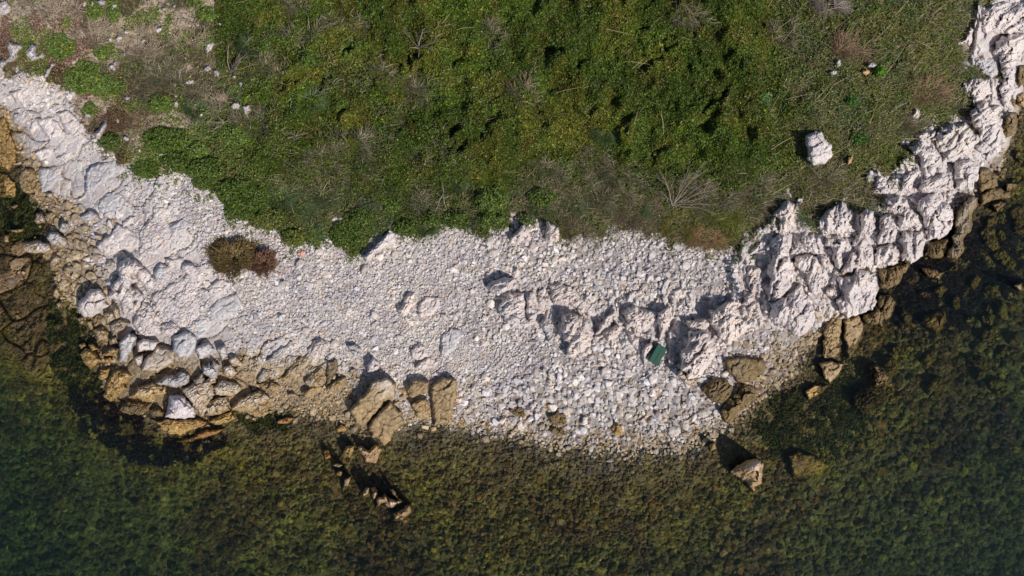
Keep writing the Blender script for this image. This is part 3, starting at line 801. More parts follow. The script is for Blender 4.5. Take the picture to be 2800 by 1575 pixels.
# ---- slabs at the middle shore
for lab, h, k, pts, tn in [
    ('long thin tan slab slanting along the lower edge of the gravel', .2, 'f', [(80, 1270), (150, 1190), (290, 1120), (260, 1190), (110, 1300)], GREY),
    ('tan slab below the long thin slab with white pebbles on it', .2, 'f', [(200, 1400), (300, 1260), (420, 1200), (430, 1280), (350, 1340)], TAN),
    ('dark olive slab standing in the fan of wet stones', .22, 'f', [(360, 1430), (440, 1340), (520, 1290), (520, 1449), (460, 1490), (380, 1480)], TAN),
    ('dark brown slab directly east of the olive slab', .22, 'f', [(530, 1280), (620, 1240), (620, 1340), (560, 1449), (528, 1480)], BRN),
    ('dark wedge slab at the west of the stone fan', .2, 'f', [(0, 1420), (60, 1330), (120, 1340), (110, 1400), (40, 1449)], GREY),
    ('peach coloured boulder at the lower gravel edge', .25, 'b', [(380, 1200), (440, 1110), (500, 1100), (540, 1150), (520, 1250), (440, 1270), (400, 1230)], PINK),
    ('grey pointed boulder beside the black cleft', .3, 'b', [(680, 1155), (760, 1150), (795, 1180), (790, 1240), (740, 1240), (700, 1190)], GREY),
    ('cream boulder just above the black cleft', .4, 'b', [(845, 1300), (880, 1240), (930, 1290), (940, 1340), (880, 1360), (840, 1360)], WHITE),
    ('flat grey stone by the cleft among round cobbles', .12, 'b', [(705, 1345), (740, 1325), (760, 1350), (740, 1385), (710, 1370)], GREY),
    ]:
    R('F', 'boulder' if k == 'b' else 'flat_rock', lab, h, k, pts, tn, .5 if tn in (PINK, WHITE) else .72)
for lab, h, k, pts, tn in [
    ('largest smooth brown slab sloping from the gravel into the sea', .5, 's', [(700, 200), (800, 90), (880, -20), (980, -60), (1060, -10), (1060, 90), (960, 140), (930, 200), (860, 270), (840, 310), (770, 310), (730, 250)], TAN),
    ('seaward tongue of brown slab with pale scratches and a pointed tip', .42, 's', [(950, 170), (1010, 130), (1060, 170), (1110, 250), (1115, 300), (1040, 370), (1030, 410), (970, 480), (930, 420), (870, 400), (840, 340), (870, 280)], TAN),
    ('grey-brown slab cap between the great slab and the pale column slab', .35, 's', [(1130, 30), (1200, -40), (1310, -20), (1300, 60), (1230, 80), (1190, 110), (1150, 100)], TAN),
    ('small brown slab below the slab cap', .28, 's', [(1160, 150), (1290, 90), (1320, 180), (1310, 290), (1270, 260), (1220, 250)], TAN),
    ('tall column shaped brown slab at the west end of the white cobbles', .34, 's', [(1310, 20), (1400, -60), (1510, -40), (1510, 120), (1470, 300), (1390, 310), (1350, 310), (1340, 220), (1310, 100)], TAN),
    ('tan tooth shaped rock in the water beside the heart shaped rock', .45, 'b', [(650, 530), (680, 470), (740, 460), (735, 500), (710, 560)], OCH),
    ('heart shaped brown rock standing in the shallows', .42, 's', [(765, 480), (800, 465), (850, 500), (910, 450), (955, 490), (910, 600), (830, 590), (800, 540)], REEF),
    ('small jagged rock breaking the water, first of the little chain', .5, 'b', [(560, 610), (610, 595), (660, 610), (620, 635)], PINK),
    ('little round rock in the middle of the chain in the water', .5, 'b', [(605, 665), (640, 648), (660, 670), (640, 698), (605, 690)], OCH),
    ('slim pointed rock at the seaward end of the little chain', .6, 'b', [(645, 790), (670, 720), (715, 695), (700, 760), (655, 820)], PINK),
    ('tan knob at the west end of the dark reef', .75, 'b', [(800, 830), (830, 780), (860, 780), (850, 830), (810, 850)], PINK),
    ('grey-brown knuckle of the dark reef beside the tan knob', .8, 'f', [(860, 780), (900, 770), (930, 810), (920, 850), (880, 880)], REEF),
    ('long jagged back of the dark reef in the water', .95, 'f', [(910, 860), (960, 820), (1040, 870), (1130, 880), (1040, 940), (990, 940), (960, 900), (905, 940)], REEF),
    ('broad tan seaward end of the dark reef', .85, 'f', [(1030, 980), (1090, 940), (1170, 900), (1180, 960), (1100, 1040), (1035, 1040)], REEF),
    ('thin fin standing behind the back of the dark reef', .9, 'f', [(1000, 795), (1040, 790), (1080, 860), (1130, 880), (1080, 885), (1030, 840)], REEF),
    ('tan slab lying awash between the yellow lip and the great slab', .2, 's', [(600, 340), (650, 300), (690, 330), (680, 360), (610, 365)], OCH),
    ('rusty rock under water west of the little chain', .25, 'b', [(490, 490), (550, 500), (570, 560), (520, 570)], ORA),
    ('yellow slab awash just off the east end of the undercut', .16, 's', [(150, 280), (240, 245), (300, 252), (250, 300), (170, 300)], ORA),
    ('ochre flat rock at the head of the stone fan inlet', .24, 's', [(230, 70), (290, 60), (330, 100), (270, 105)], PINK),
    ('large tan slab spread across the head of the inlet', .24, 's', [(340, 60), (460, 0), (510, 30), (420, 100), (370, 105)], TAN),
    ('pale tan slab beside the black cleft at the inlet', .24, 's', [(530, 20), (600, -30), (680, -60), (690, -20), (600, 70), (540, 50)], TAN),
    ('tan ledge at the west of the inlet above the yellow lip', .3, 'f', [(0, 0), (100, -40), (190, 20), (140, 80), (60, 50)], TAN)]:
    R('J', 'boulder' if k == 'b' else ('flat_rock' if k == 's' else 'rock_ledge'), lab, h, k, pts, tn, 1.0 if tn != REEF else .7)
# ---- rocks sticking out of the gravel
for lab, h, k, pts, tn in [
    ('long cream slab leaning against the green creeper lobe', .32, 's', [(800, 490), (880, 410), (950, 340), (1010, 275), (1050, 310), (1060, 360), (1000, 420), (900, 450), (870, 520), (830, 525)], WHITE),
    ('west half of the low outcrop in mid gravel, split by pebbles', .2, 'k', [(1060, 890), (1100, 860), (1110, 800), (1150, 750), (1200, 760), (1210, 850), (1150, 900), (1140, 930), (1200, 960), (1210, 1000), (1140, 1000)], PINK),
    ('east half of the low outcrop in mid gravel, smooth and sunlit', .14, 's', [(1220, 870), (1280, 780), (1380, 800), (1380, 870), (1330, 930), (1250, 950), (1220, 920)], PINK),
    ('pale kidney shaped slab with a crack in the lower gravel', .16, 's', [(1390, 1090), (1470, 1020), (1540, 1040), (1560, 1080), (1500, 1190), (1430, 1240), (1400, 1220)], GREY),
    ('pale slab upper part of the pair beneath the kidney shaped slab', .16, 's', [(1160, 1190), (1230, 1130), (1280, 1170), (1290, 1240), (1240, 1270), (1180, 1260)], PINK),
    ('pale slab lower part of the pair beneath the kidney shaped slab', .16, 's', [(1240, 1275), (1300, 1245), (1385, 1270), (1360, 1320), (1250, 1345), (1200, 1320)], PINK),
    ('pink-orange stone near the leafy lobe on the gravel', .10, 'b', [(305, 460), (340, 435), (375, 445), (375, 475), (330, 495)], (.70, .45, .36)),
    ('small salmon stone beside the round brown shrub', .08, 'b', [(160, 600), (190, 600), (192, 628), (165, 630)], (.70, .42, .32)),
    ('bright white chip at the gravel edge of the smooth grey plate', .08, 'b', [(0, 905), (45, 900), (45, 950), (20, 950)], (.72, .70, .70)),
    ('square white cobble west of the mid gravel outcrop', .1, 'b', [(165, 920), (195, 925), (205, 970), (170, 970)], (.68, .68, .70)),
    ('grey oval slab flat in the gravel', .06, 's', [(475, 1005), (500, 970), (550, 968), (560, 985), (510, 1020)], GREY),
    ]:
    R('F', 'limestone_outcrop' if k == 'k' else ('boulder' if k == 'b' else 'flat_rock'), lab, h, k, pts, tn, .1)
R('', 'boulder', 'cream boulder with a groove casting a blue shadow in the middle of the beach', .5, 'b', [(1330, 785), (1350, 765), (1388, 758), (1408, 762), (1402, 792), (1366, 802), (1340, 795)], WHITE, .1)
R('', 'limestone_outcrop', 'low fluted outcrop right below the grooved cream boulder', .42, 'k', [(1362, 845), (1378, 812), (1400, 800), (1430, 800), (1440, 830), (1437, 862), (1455, 880), (1430, 900), (1400, 898), (1378, 878)], WHITE, .1)
R('', 'limestone_outcrop', 'sunlit smooth outcrop half in the gravel beside the fluted one', .34, 'k', [(1436, 812), (1452, 795), (1462, 830), (1470, 860), (1462, 888), (1446, 892), (1440, 862)], WHITE, .1)
for lab, h, k, pts, tn in [
    ('cream rock with orange lichen under the beach-edge grass', .42, 'b', [(-20, 340), (40, 280), (90, 235), (140, 280), (150, 340), (120, 370), (60, 378), (-10, 375)], PINK),
    ('cream rock with a pointed top in the beach-edge grass', .45, 'b', [(255, 195), (290, 230), (350, 260), (365, 310), (355, 370), (280, 380), (240, 350), (260, 300)], PINK),
    ('long low rough outcrop sprinkled with pebbles in mid beach', .28, 'k', [(280, 680), (420, 700), (500, 740), (520, 800), (600, 850), (620, 900), (520, 910), (440, 850), (380, 860), (320, 850), (280, 780)], PINK),
    ('big chunky outcrop standing out of the gravel with a black hollow at its west foot', .75, 'k', [(360, 930), (430, 900), (540, 950), (600, 990), (620, 1070), (600, 1150), (540, 1200), (480, 1250), (400, 1240), (440, 1150), (390, 1120), (360, 1030)], PINK),
    ('thin upright blade west of the big chunky outcrop', .32, 'k', [(210, 990), (260, 930), (290, 1000), (320, 1140), (280, 1130)], GREY),
    ('slanting fin east of the big chunky outcrop', .42, 'k', [(630, 1070), (700, 940), (780, 880), (795, 930), (730, 1010), (660, 1070)], PINK),
    ('low smooth hump below the slanting fin', .3, 'k', [(700, 1060), (780, 1000), (830, 1010), (800, 1100), (720, 1130)], PINK),
    ('broad rough hump above the green box', .5, 'k', [(830, 900), (920, 850), (1010, 880), (1110, 900), (1080, 980), (1020, 1050), (950, 1070), (870, 1010)], PINK),
    ('narrow fin between the broad hump and the shadowed hollow', .55, 'k', [(1100, 920), (1180, 860), (1200, 960), (1160, 1060), (1110, 1120)], PINK),
    ('small sunlit knob touching the west side of the green box', .4, 'k', [(975, 1200), (1005, 1150), (1050, 1130), (1062, 1170), (1020, 1230), (1000, 1310), (985, 1260)], PINK),
    ('low wedge west of the sunlit knob', .35, 'k', [(850, 1040), (960, 1100), (985, 1170), (965, 1230), (890, 1140)], PINK),
    ('small shadowed crag over the dark hollow', .6, 'k', [(1300, 960), (1460, 950), (1500, 1000), (1440, 1060), (1370, 1060), (1320, 1010)], PINK),
    ('biggest pink-white crag east of the green box with lilac shadow on its face', .95, 'k', [(1320, 1060), (1440, 1020), (1500, 1070), (1540, 1170), (1500, 1290), (1420, 1400), (1340, 1420), (1270, 1320), (1280, 1200), (1320, 1130)], PINK),
    ('tilted smooth block with a shaded top north-east of the biggest crag', .75, 'k', [(1480, 900), (1620, 830), (1680, 800), (1700, 900), (1740, 960), (1810, 980), (1740, 1080), (1620, 1150), (1560, 1070), (1480, 970)], PINK),
    ('tall tapering rib west of the great fluted column', .55, 'k', [(1760, 550), (1890, 560), (1880, 680), (1840, 760), (1790, 750), (1760, 660)], PINK),
    ('curved rib running down to the bouldery foot beside the fluted column', .6, 'k', [(1740, 740), (1830, 760), (1870, 870), (1910, 980), (1870, 1020), (1800, 940), (1740, 840)], PINK),
    ('pale spur rising from the gravel to the upper grass edge', .35, 'k', [(1780, 480), (1850, 380), (1932, 290), (1990, 300), (1960, 380), (1850, 470)], WHITE),
    ('small rounded rock in the gravel above the shadow pocket', .14, 'b', [(880, 770), (920, 740), (960, 760), (940, 790), (900, 795)], PINK),
    ('flat pale rock above the tilted block in the gravel', .14, 's', [(1200, 750), (1260, 720), (1330, 740), (1300, 800), (1220, 800)], PINK),
    ('low pale bump on the upper gravel', .14, 'b', [(0, 600), (40, 570), (75, 600), (60, 640), (10, 640)], WHITE)]:
    R('G', 'limestone_outcrop' if k == 'k' else ('boulder' if k == 'b' else 'flat_rock'), lab, h, k, pts, tn, .22 if 'crag' in lab or 'curved' in lab else .0, ang=math.radians(-62 + rid[0] % 5 * 6))
R('G', 'flat_rock', 'dark brown slab among white cobbles below the tilted block', .3, 's', [(1590, 1270), (1720, 1240), (1900, 1260), (1920, 1330), (1800, 1440), (1700, 1430), (1620, 1350)], BRN, .9)
R('G', 'limestone_outcrop', 'weathered olive foot of the biggest crag', .5, 'k', [(1270, 1330), (1330, 1400), (1400, 1420), (1390, 1480), (1300, 1450), (1240, 1390)], TAN, .7)
# ---- the fluted cliff
VERT = math.radians(-80)
for lab, h, pts, tn, td in [
    ('spiky pale rock at the grass edge, top of the fluted cliff west end', .55, [(110, 60), (170, 55), (210, 90), (220, 180), (200, 240), (150, 300), (60, 330), (90, 240), (80, 200), (30, 180)], PINK, 0),
    ('great fluted column rising north of the bulging white block', .85, [(30, 340), (100, 300), (140, 330), (150, 420), (190, 540), (180, 640), (180, 740), (60, 830), (0, 830), (0, 560), (30, 470)], WHITE, 0),
    ('bulging white block with a smooth sunlit foot on the cobbles', .95, [(180, 730), (250, 690), (300, 770), (350, 870), (370, 970), (300, 1060), (220, 1090), (150, 1040), (60, 1000), (10, 960), (0, 840), (80, 810)], WHITE, .2),
    ('squarish pale block over the blue shaded recess', .6, [(240, 330), (330, 290), (420, 330), (420, 400), (500, 420), (500, 490), (430, 480), (300, 460), (230, 420)], WHITE, 0),
    ('ribbed block between the fluted column and the hooked blade', .75, [(200, 490), (300, 460), (390, 480), (400, 560), (410, 620), (400, 740), (350, 790), (310, 740), (270, 620), (190, 560)], WHITE, 0),
    ('broad pitted block with grass on its upper corner', .7, [(380, 230), (440, 120), (560, 60), (650, 150), (640, 220), (570, 300), (520, 320), (440, 310), (380, 270)], WHITE, 0),
    ('hooked blade with a dark notch below the broad pitted block', .75, [(430, 340), (530, 320), (600, 360), (570, 460), (570, 540), (530, 590), (480, 520), (470, 440), (430, 400)], WHITE, 0),
    ('pillar with three black pits, west of the row of pillars', .85, [(690, 160), (740, 120), (800, 150), (825, 220), (790, 340), (740, 340), (690, 300)], WHITE, 0),
    ('lumpy pillar foot beneath the pillar with three pits', .8, [(640, 330), (700, 310), (760, 370), (800, 420), (800, 500), (770, 600), (740, 560), (680, 600), (570, 620), (540, 590), (590, 500), (640, 440)], WHITE, 0),
    ('smooth upper pillar in the middle of the row of pillars', .9, [(830, 200), (890, 160), (940, 180), (970, 280), (970, 370), (910, 390), (820, 400), (830, 320)], WHITE, 0),
    ('lower half of the middle pillar with a bright warm foot', .85, [(800, 410), (880, 380), (960, 400), (995, 430), (990, 540), (920, 560), (870, 540), (800, 560)], WHITE, .1),
    ('long stepped pillar top under the overhanging grass', .85, [(870, 40), (1000, 20), (1050, 60), (1080, 140), (1150, 170), (1175, 250), (1130, 280), (990, 280), (970, 180), (890, 130)], WHITE, 0),
    ('east pillar front with scalloped face above the brown base', .9, [(990, 290), (1100, 280), (1170, 300), (1185, 400), (1170, 480), (1080, 540), (1010, 530), (1000, 430), (980, 380)], WHITE, .1),
    ('massive end buttress with a blue shadow on its shoulder', 1.0, [(1060, 50), (1270, 10), (1400, 140), (1390, 220), (1370, 310), (1290, 360), (1210, 370), (1180, 260), (1150, 170)], WHITE, .1),
    ('brown base under the massive end buttress', .55, [(1190, 385), (1290, 355), (1370, 325), (1390, 380), (1330, 470), (1300, 500), (1180, 490)], BRN, .9),
    ('long brown-grey rib on the sea side of the end buttress', .8, [(1500, 40), (1560, 20), (1590, 60), (1540, 160), (1530, 280), (1480, 370), (1480, 450), (1430, 510), (1340, 500), (1380, 390), (1400, 220), (1420, 120)], BRN, .75),
    ('brown base beneath the pillar row at the dark water', .55, [(820, 560), (900, 570), (1000, 540), (1070, 530), (1030, 640), (980, 710), (850, 740), (830, 640)], BRN, .9),
    ('large slashed block with dark diagonal cuts at the cliff foot', 1.0, [(610, 620), (680, 570), (770, 600), (830, 640), (840, 700), (820, 850), (800, 890), (700, 920), (620, 950), (540, 920), (500, 830), (560, 770), (510, 700), (520, 640)], WHITE, .2),
    ('brown rock beyond the large slashed block at the water', .6, [(830, 760), (940, 770), (970, 830), (960, 900), (850, 1020), (720, 990), (710, 920), (800, 900)], BRN, 1.0),
    ('small pale block tucked west of the slashed block', .5, [(430, 740), (500, 700), (540, 720), (550, 800), (480, 820), (420, 780)], WHITE, .1),
    ('slim curved fin between the hooked blade and the slashed block', .6, [(540, 610), (590, 560), (620, 590), (600, 620), (560, 640)], OCH, .3),
    ('pitted lump in the lilac shade under the squarish block', .6, [(390, 480), (450, 480), (500, 560), (480, 620), (430, 600), (400, 560)], WHITE, 0)]:
    R('H', 'limestone_outcrop', lab, h, 'k', pts, tn, td, ang=VERT + math.radians((rid[0] * 13) % 30 - 12), cat='rock')
for lab, h, pts, tn, td in [
    ('shaded white head of the cliff at the very top of the ridge', .8, [(1600, 50), (1720, 20), (1830, 10), (1990, 0), (1990, 230), (1860, 250), (1740, 270), (1650, 250), (1560, 200), (1580, 100)], WHITE, 0),
    ('long white spine of the ridge above the dark water', .95, [(1870, 240), (1932, 230), (1990, 260), (1960, 330), (1890, 420), (1870, 560), (1850, 700), (1810, 810), (1770, 820), (1740, 700), (1760, 560), (1740, 460), (1690, 420), (1700, 300), (1780, 260)], WHITE, .1),
    ('grey rough ledge between grass and the white spine', .45, [(1500, 430), (1620, 410), (1680, 430), (1740, 470), (1740, 560), (1690, 600), (1620, 560), (1560, 480)], GREY, 0),
    ('pale ribbed ledge below the grey rough ledge at the grass edge', .5, [(1460, 620), (1560, 580), (1680, 610), (1690, 660), (1640, 740), (1560, 790), (1530, 720), (1470, 680)], WHITE, 0),
    ('large sail shaped rock split by a blue shadow', .95, [(1510, 860), (1560, 800), (1640, 760), (1690, 800), (1760, 790), (1740, 900), (1770, 980), (1770, 1060), (1690, 1140), (1600, 1170), (1550, 1120), (1590, 1000), (1530, 930)], WHITE, .1),
    ('wide sunlit dome rock beside the sail shaped rock', .7, [(1320, 950), (1480, 930), (1540, 980), (1590, 1030), (1580, 1100), (1500, 1180), (1350, 1240), (1320, 1250), (1300, 1160), (1230, 1060), (1280, 1000)], (.68, .62, .57), 0),
    ('low pale ledge in front of the dome rock by a fallen stalk', .35, [(1160, 990), (1280, 980), (1260, 1040), (1200, 1070), (1100, 1030)], WHITE, 0),
    ('rough grey buttress below the dome rock', .7, [(1050, 1110), (1180, 1090), (1270, 1110), (1310, 1200), (1290, 1270), (1240, 1330), (1160, 1270), (1150, 1200)], WHITE, 0),
    ('cracked pale buttress dropping toward the pillar row', .75, [(1400, 1210), (1520, 1200), (1600, 1250), (1580, 1350), (1540, 1440), (1400, 1440), (1390, 1330)], WHITE, .1),
    ('narrow pale crest poking out of the grass', .5, [(820, 1260), (870, 1320), (930, 1400), (950, 1470), (790, 1470), (810, 1350)], WHITE, 0),
    ('second pale crest with grass between it and the buttress', .55, [(1000, 1350), (1060, 1280), (1140, 1250), (1160, 1300), (1110, 1370), (1080, 1449), (1000, 1449)], WHITE, 0),
    ('pale link rock joining the crest to the pillar tops', .6, [(1160, 1330), (1240, 1340), (1300, 1300), (1380, 1340), (1390, 1440), (1200, 1460), (1120, 1440)], WHITE, 0),
    ('sunny grey ledge between the ridge head and the grass', .35, [(1520, 190), (1560, 210), (1545, 300), (1520, 340), (1430, 340), (1420, 300), (1480, 290)], PINK, 0)]:
    R('D', 'limestone_outcrop', lab, h, 'k', pts, tn, td, ang=math.radians(-55 + (rid[0] * 17) % 30))
R('D', 'boulder', 'large lone white boulder sitting in the grass slope', .45, 'b', [(290, 1020), (360, 980), (410, 990), (430, 1050), (480, 1100), (495, 1170), (430, 1230), (350, 1245), (300, 1210), (290, 1120)], (.68, .62, .60), -1)
R('D', 'stone', 'jagged cream and rust stone in the dry yellow grass', .25, 'k', [(1080, 795), (1150, 830), (1150, 860), (1130, 930), (1100, 920), (1080, 870), (1110, 830)], PINK, -1)
R('D', 'stone', 'orange faced stone in the grass below the lone white boulder', .3, 'b', [(600, 1190), (645, 1168), (630, 1230), (600, 1242)], ORA, -1)
R('D', 'stone', 'pale oval stone in the grass, nearest the rust brown rock', .2, 'b', blob(492, 550, 32, 20, 0, 9, 71), WHITE, -1)
R('D', 'stone', 'small shaded grey stone just above the pale oval stone', .18, 'b', blob(530, 478, 20, 32, .2, 9, 72), GREY, -1)
R('D', 'stone', 'grey stone resting above the orange rock by a bright green herb', .25, 'b', blob(785, 492, 38, 24, 0, 9, 73), GREY, -1)
R('D', 'stone', 'orange-brown rock beside the bright green herb in the grass', .22, 'b', blob(738, 545, 30, 26, 0, 9, 74), ORA, -1)
# ---- brown rocks along and under the dark water
for tile, lab, h, k, pts, tn in [
    ('D', 'dark brown boulder below the spine of the ridge', .5, 'b', [(1790, 880), (1830, 840), (1880, 850), (1880, 930), (1840, 1020), (1790, 1060), (1765, 1000)], BRN),
    ('D', 'brown boulder at the edge of the frame beside the ridge spine', .45, 'b', [(1890, 500), (1960, 490), (1960, 620), (1900, 660), (1880, 590)], BRN),
    ('D', 'tan boulder in the water above the dark brown boulder', .4, 'b', [(1870, 720), (1930, 690), (1960, 740), (1930, 810), (1880, 800)], TAN),
    ('D', 'large brown slab beside the cracked buttress in the dark water', .45, 's', [(1600, 1270), (1660, 1265), (1730, 1330), (1740, 1400), (1690, 1430), (1600, 1449), (1580, 1360)], BRN),
    ('D', 'brown slab next to the large brown slab, further out in the water', .35, 's', [(1790, 1380), (1900, 1370), (1920, 1400), (1870, 1440), (1790, 1449)], BRN),
    ('H', 'flat tan-brown slab with a bright edge at the cliff foot', .45, 's', [(1610, 20), (1700, -40), (1830, -10), (1845, 45), (1740, 60), (1600, 95)], BRN),
    ('H', 'pointed brown rock under the flat tan-brown slab', .4, 'b', [(1680, 90), (1760, 60), (1820, 70), (1730, 155)], BRN),
    ('H', 'brown block alone in the dark water off the pillar row', .45, 'b', [(1140, 565), (1220, 570), (1340, 605), (1290, 668), (1200, 640)], BRN),
    ('H', 'olive rock under water with a weedy top east of the brown rock', .35, 'b', [(1250, 900), (1340, 900), (1350, 980), (1280, 1080), (1150, 990), (1160, 950)], OCH),
    ('H', 'brown rock showing at the frame edge in the dark water', .8, 'b', [(1850, 710), (1900, 680), (1990, 680), (1990, 750), (1900, 748)], TAN),
    ('H', 'broad flat brown plate crossed by straight cracks below the cliff', .3, 'f', [(480, 940), (550, 930), (560, 1090), (560, 1180), (550, 1280), (410, 1260), (410, 1130), (430, 1030)], TAN),
    ('H', 'brown plate with a light rim east of the cracked plate', .32, 's', [(570, 960), (690, 930), (740, 1050), (690, 1130), (620, 1260), (585, 1260), (590, 1160), (570, 1080)], TAN),
    ('H', 'brown pointed slab at the seaward end of the cracked plate', .4, 's', [(380, 1290), (470, 1270), (570, 1290), (560, 1340), (470, 1460), (430, 1420)], TAN),
    ('H', 'dark brown rock awash east of the pointed slab', .75, 'f', [(760, 1310), (830, 1285), (900, 1340), (940, 1400), (900, 1470), (790, 1480)], BRN),
    ('K', 'largest pinkish rock rising from the sea with a black shadow behind it', .85, 'b', [(1630, 650), (1740, 590), (1850, 560), (1895, 600), (1890, 740), (1820, 820), (1740, 730), (1660, 690)], REEF),
    ('K', 'tan pointed rock in the shadow near the largest pinkish rock', .35, 'b', [(1485, 460), (1530, 445), (1545, 490), (1500, 505)], OCH),
    ('K', 'brown boulder set in the cobbles at the west of the bright shingle', .16, 'f', [(0, 160), (80, 170), (110, 220), (90, 270), (0, 230), (-30, 200)], BRN),
    ('K', 'large brown boulder in the middle of the shingle waterline', .2, 'f', [(260, 240), (330, 200), (400, 210), (425, 280), (400, 310), (290, 300)], BRN),
    ('K', 'dark wet rock just below the brown shingle boulder', .16, 'f', [(270, 320), (380, 330), (430, 390), (350, 390), (290, 370)], BRN),
    ('K', 'weedy brown sliver of rock at the shingle foot', .2, 's', [(740, 330), (800, 290), (840, 340), (830, 390), (770, 380)], OCH),
    ('K', 'brown rock flat at the east end of the shingle', .35, 'k', [(1430, 30), (1500, -40), (1630, -50), (1660, 20), (1650, 90), (1590, 150), (1490, 120)], BRN),
    ('K', 'crumbly tan rock tongue running into the water east of the shingle', .4, 'f', [(1590, 150), (1660, 100), (1750, -20), (1830, 10), (1830, 120), (1720, 210), (1640, 320), (1600, 300), (1575, 210)], BRN),
    ('L', 'square submerged block with olive top and two dark joints', .35, 's', [(140, 540), (230, 500), (400, 560), (460, 620), (400, 700), (190, 710)], OCH),
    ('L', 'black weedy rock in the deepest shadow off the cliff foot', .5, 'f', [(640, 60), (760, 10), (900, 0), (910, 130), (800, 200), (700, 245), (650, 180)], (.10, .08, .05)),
    ('L', 'thin tan rock edge beside the black weedy rock', .35, 's', [(910, 100), (1000, 60), (1020, 100), (920, 140)], BRN),
    ('L', 'olive striped rock under water near the shingle corner', .25, 's', [(270, 60), (340, 0), (460, 0), (430, 60), (300, 130)], OCH)]:
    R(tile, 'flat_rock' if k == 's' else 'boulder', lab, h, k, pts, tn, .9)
# submerged boulders under the eastern water, dark and alike
rb = np.random.default_rng(77)
for i in range(60):
    u_, v_ = rb.uniform(2380, 2790), rb.uniform(560, 1080)
    if v_ < 980 - (u_ - 2380) * 1.25:
        continue
    s_ = rb.uniform(9, 26)
    R('', 'boulder', 'dark brown rounded boulder lying under the dark water off the cliff', .12 + s_ * .006, 'b', blob(u_, v_, s_ * 1.25, s_ * .85, rb.uniform(0, 3), 8, 900 + i), BRN, .9, group='boulders under the dark water off the cliff')
for i in range(34):
    tt = rb.uniform(0, 1)
    u_ = 2700 + 90 * rb.uniform(0, 1)
    v_ = 130 + 380 * tt
    if u_ < 2790 - (v_ - 130) * .28 + 10:
        continue
    s_ = rb.uniform(6, 15)
    R('', 'boulder', 'small brown boulder piled at the sea foot of the ridge', .15, 'b', blob(u_, v_, s_ * 1.2, s_ * .9, rb.uniform(0, 3), 8, 1000 + i), BRN, .9, group='small brown boulders at the foot of the ridge')
# ---------------------------------------------------------------- where rocks stand (px grid), and the real ground height
F_rock = np.full(GUU.shape, -99.)
for Pd in ROCKPOLY:
    lo, hi = Pd.min(0) - 25, Pd.max(0) + 25
    i0, i1 = np.searchsorted(GU, (lo[0], hi[0]))
    j0, j1 = np.searchsorted(GV, (lo[1], hi[1]))
    if i1 > i0 and j1 > j0:
        sl = (slice(j0, j1), slice(i0, i1))
        F_rock[sl] = np.maximum(F_rock[sl], sdf(Pd, GUU[sl], GVV[sl]))
iu0, iv0 = int(np.where(fu == -160)[0][0]), int(np.where(fv == -160)[0][0])
nfu, nfv = int((3120) / 3) + 1, int(1900 / 3) + 1


def gz(u, v):
    i = np.clip(np.round((np.asarray(u) + 160) / 3).astype(int), 0, nfu - 1) + iu0
    j = np.clip(np.round((np.asarray(v) + 160) / 3).astype(int), 0, nfv - 1) + iv0
    return Z[np.minimum(j, nv - 1), np.minimum(i, nu - 1)]


# ---------------------------------------------------------------- cobbles and gravel
def hull(seed, n=13, ax=(1, .74, .46), rnd=0.0):
    r = np.random.default_rng(seed)
    bm = bmesh.new()
    p = r.normal(size=(n, 3))
    p /= np.linalg.norm(p, axis=1)[:, None]
    if rnd < .5:
        p = np.sign(p) * np.abs(p) ** .75
    for q in p * np.array(ax) * r.uniform(.85, 1.1, (n, 1)):
        bm.verts.new(q)
    res = bmesh.ops.convex_hull(bm, input=bm.verts)
    bmesh.ops.delete(bm, geom=[e for e in res['geom_interior'] if isinstance(e, bmesh.types.BMVert)], context='VERTS')
    bmesh.ops.triangulate(bm, faces=bm.faces)
    bm.verts.index_update()
    V = np.array([v.co[:] for v in bm.verts])
    Fc = np.array([[v.index for v in f.verts] for f in bm.faces])
    bm.free()
    return V, Fc


VARS = [hull(i, 12 + i % 6, (1, .62 + .3 * ((i * 37) % 10) / 10, .38 + .25 * ((i * 53) % 10) / 10)) for i in range(24)] + \
       [hull(100 + i, 34, (1, .68 + .25 * ((i * 37) % 10) / 10, .5 + .2 * ((i * 53) % 10) / 10), 1) for i in range(14)]


def rotm(n, r, tilt):
    a = r.uniform(0, 2 * math.pi, n)
    tx, ty = r.normal(0, tilt, n), r.normal(0, tilt, n)
    ca_, sa_ = np.cos(a), np.sin(a)
    Rz = np.zeros((n, 3, 3))
    Rz[:, 0, 0], Rz[:, 0, 1], Rz[:, 1, 0], Rz[:, 1, 1], Rz[:, 2, 2] = ca_, -sa_, sa_, ca_, 1
    Rx = np.zeros((n, 3, 3))
    Rx[:, 0, 0], Rx[:, 1, 1], Rx[:, 1, 2], Rx[:, 2, 1], Rx[:, 2, 2] = 1, np.cos(tx), -np.sin(tx), np.sin(tx), np.cos(tx)
    Ry = np.zeros((n, 3, 3))
    Ry[:, 1, 1], Ry[:, 0, 0], Ry[:, 0, 2], Ry[:, 2, 0], Ry[:, 2, 2] = 1, np.cos(ty), np.sin(ty), -np.sin(ty), np.cos(ty)
    return Rx @ Ry @ Rz


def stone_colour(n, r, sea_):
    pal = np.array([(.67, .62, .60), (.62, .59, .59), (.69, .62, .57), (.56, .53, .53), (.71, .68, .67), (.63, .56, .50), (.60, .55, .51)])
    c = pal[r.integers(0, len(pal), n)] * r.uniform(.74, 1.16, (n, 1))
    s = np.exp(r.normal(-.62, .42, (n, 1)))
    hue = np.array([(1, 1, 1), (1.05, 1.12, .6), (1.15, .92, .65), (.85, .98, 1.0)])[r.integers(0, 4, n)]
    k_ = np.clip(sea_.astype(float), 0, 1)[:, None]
    return c * (1 - k_) + np.clip(c * s * hue, .05, .95) * k_


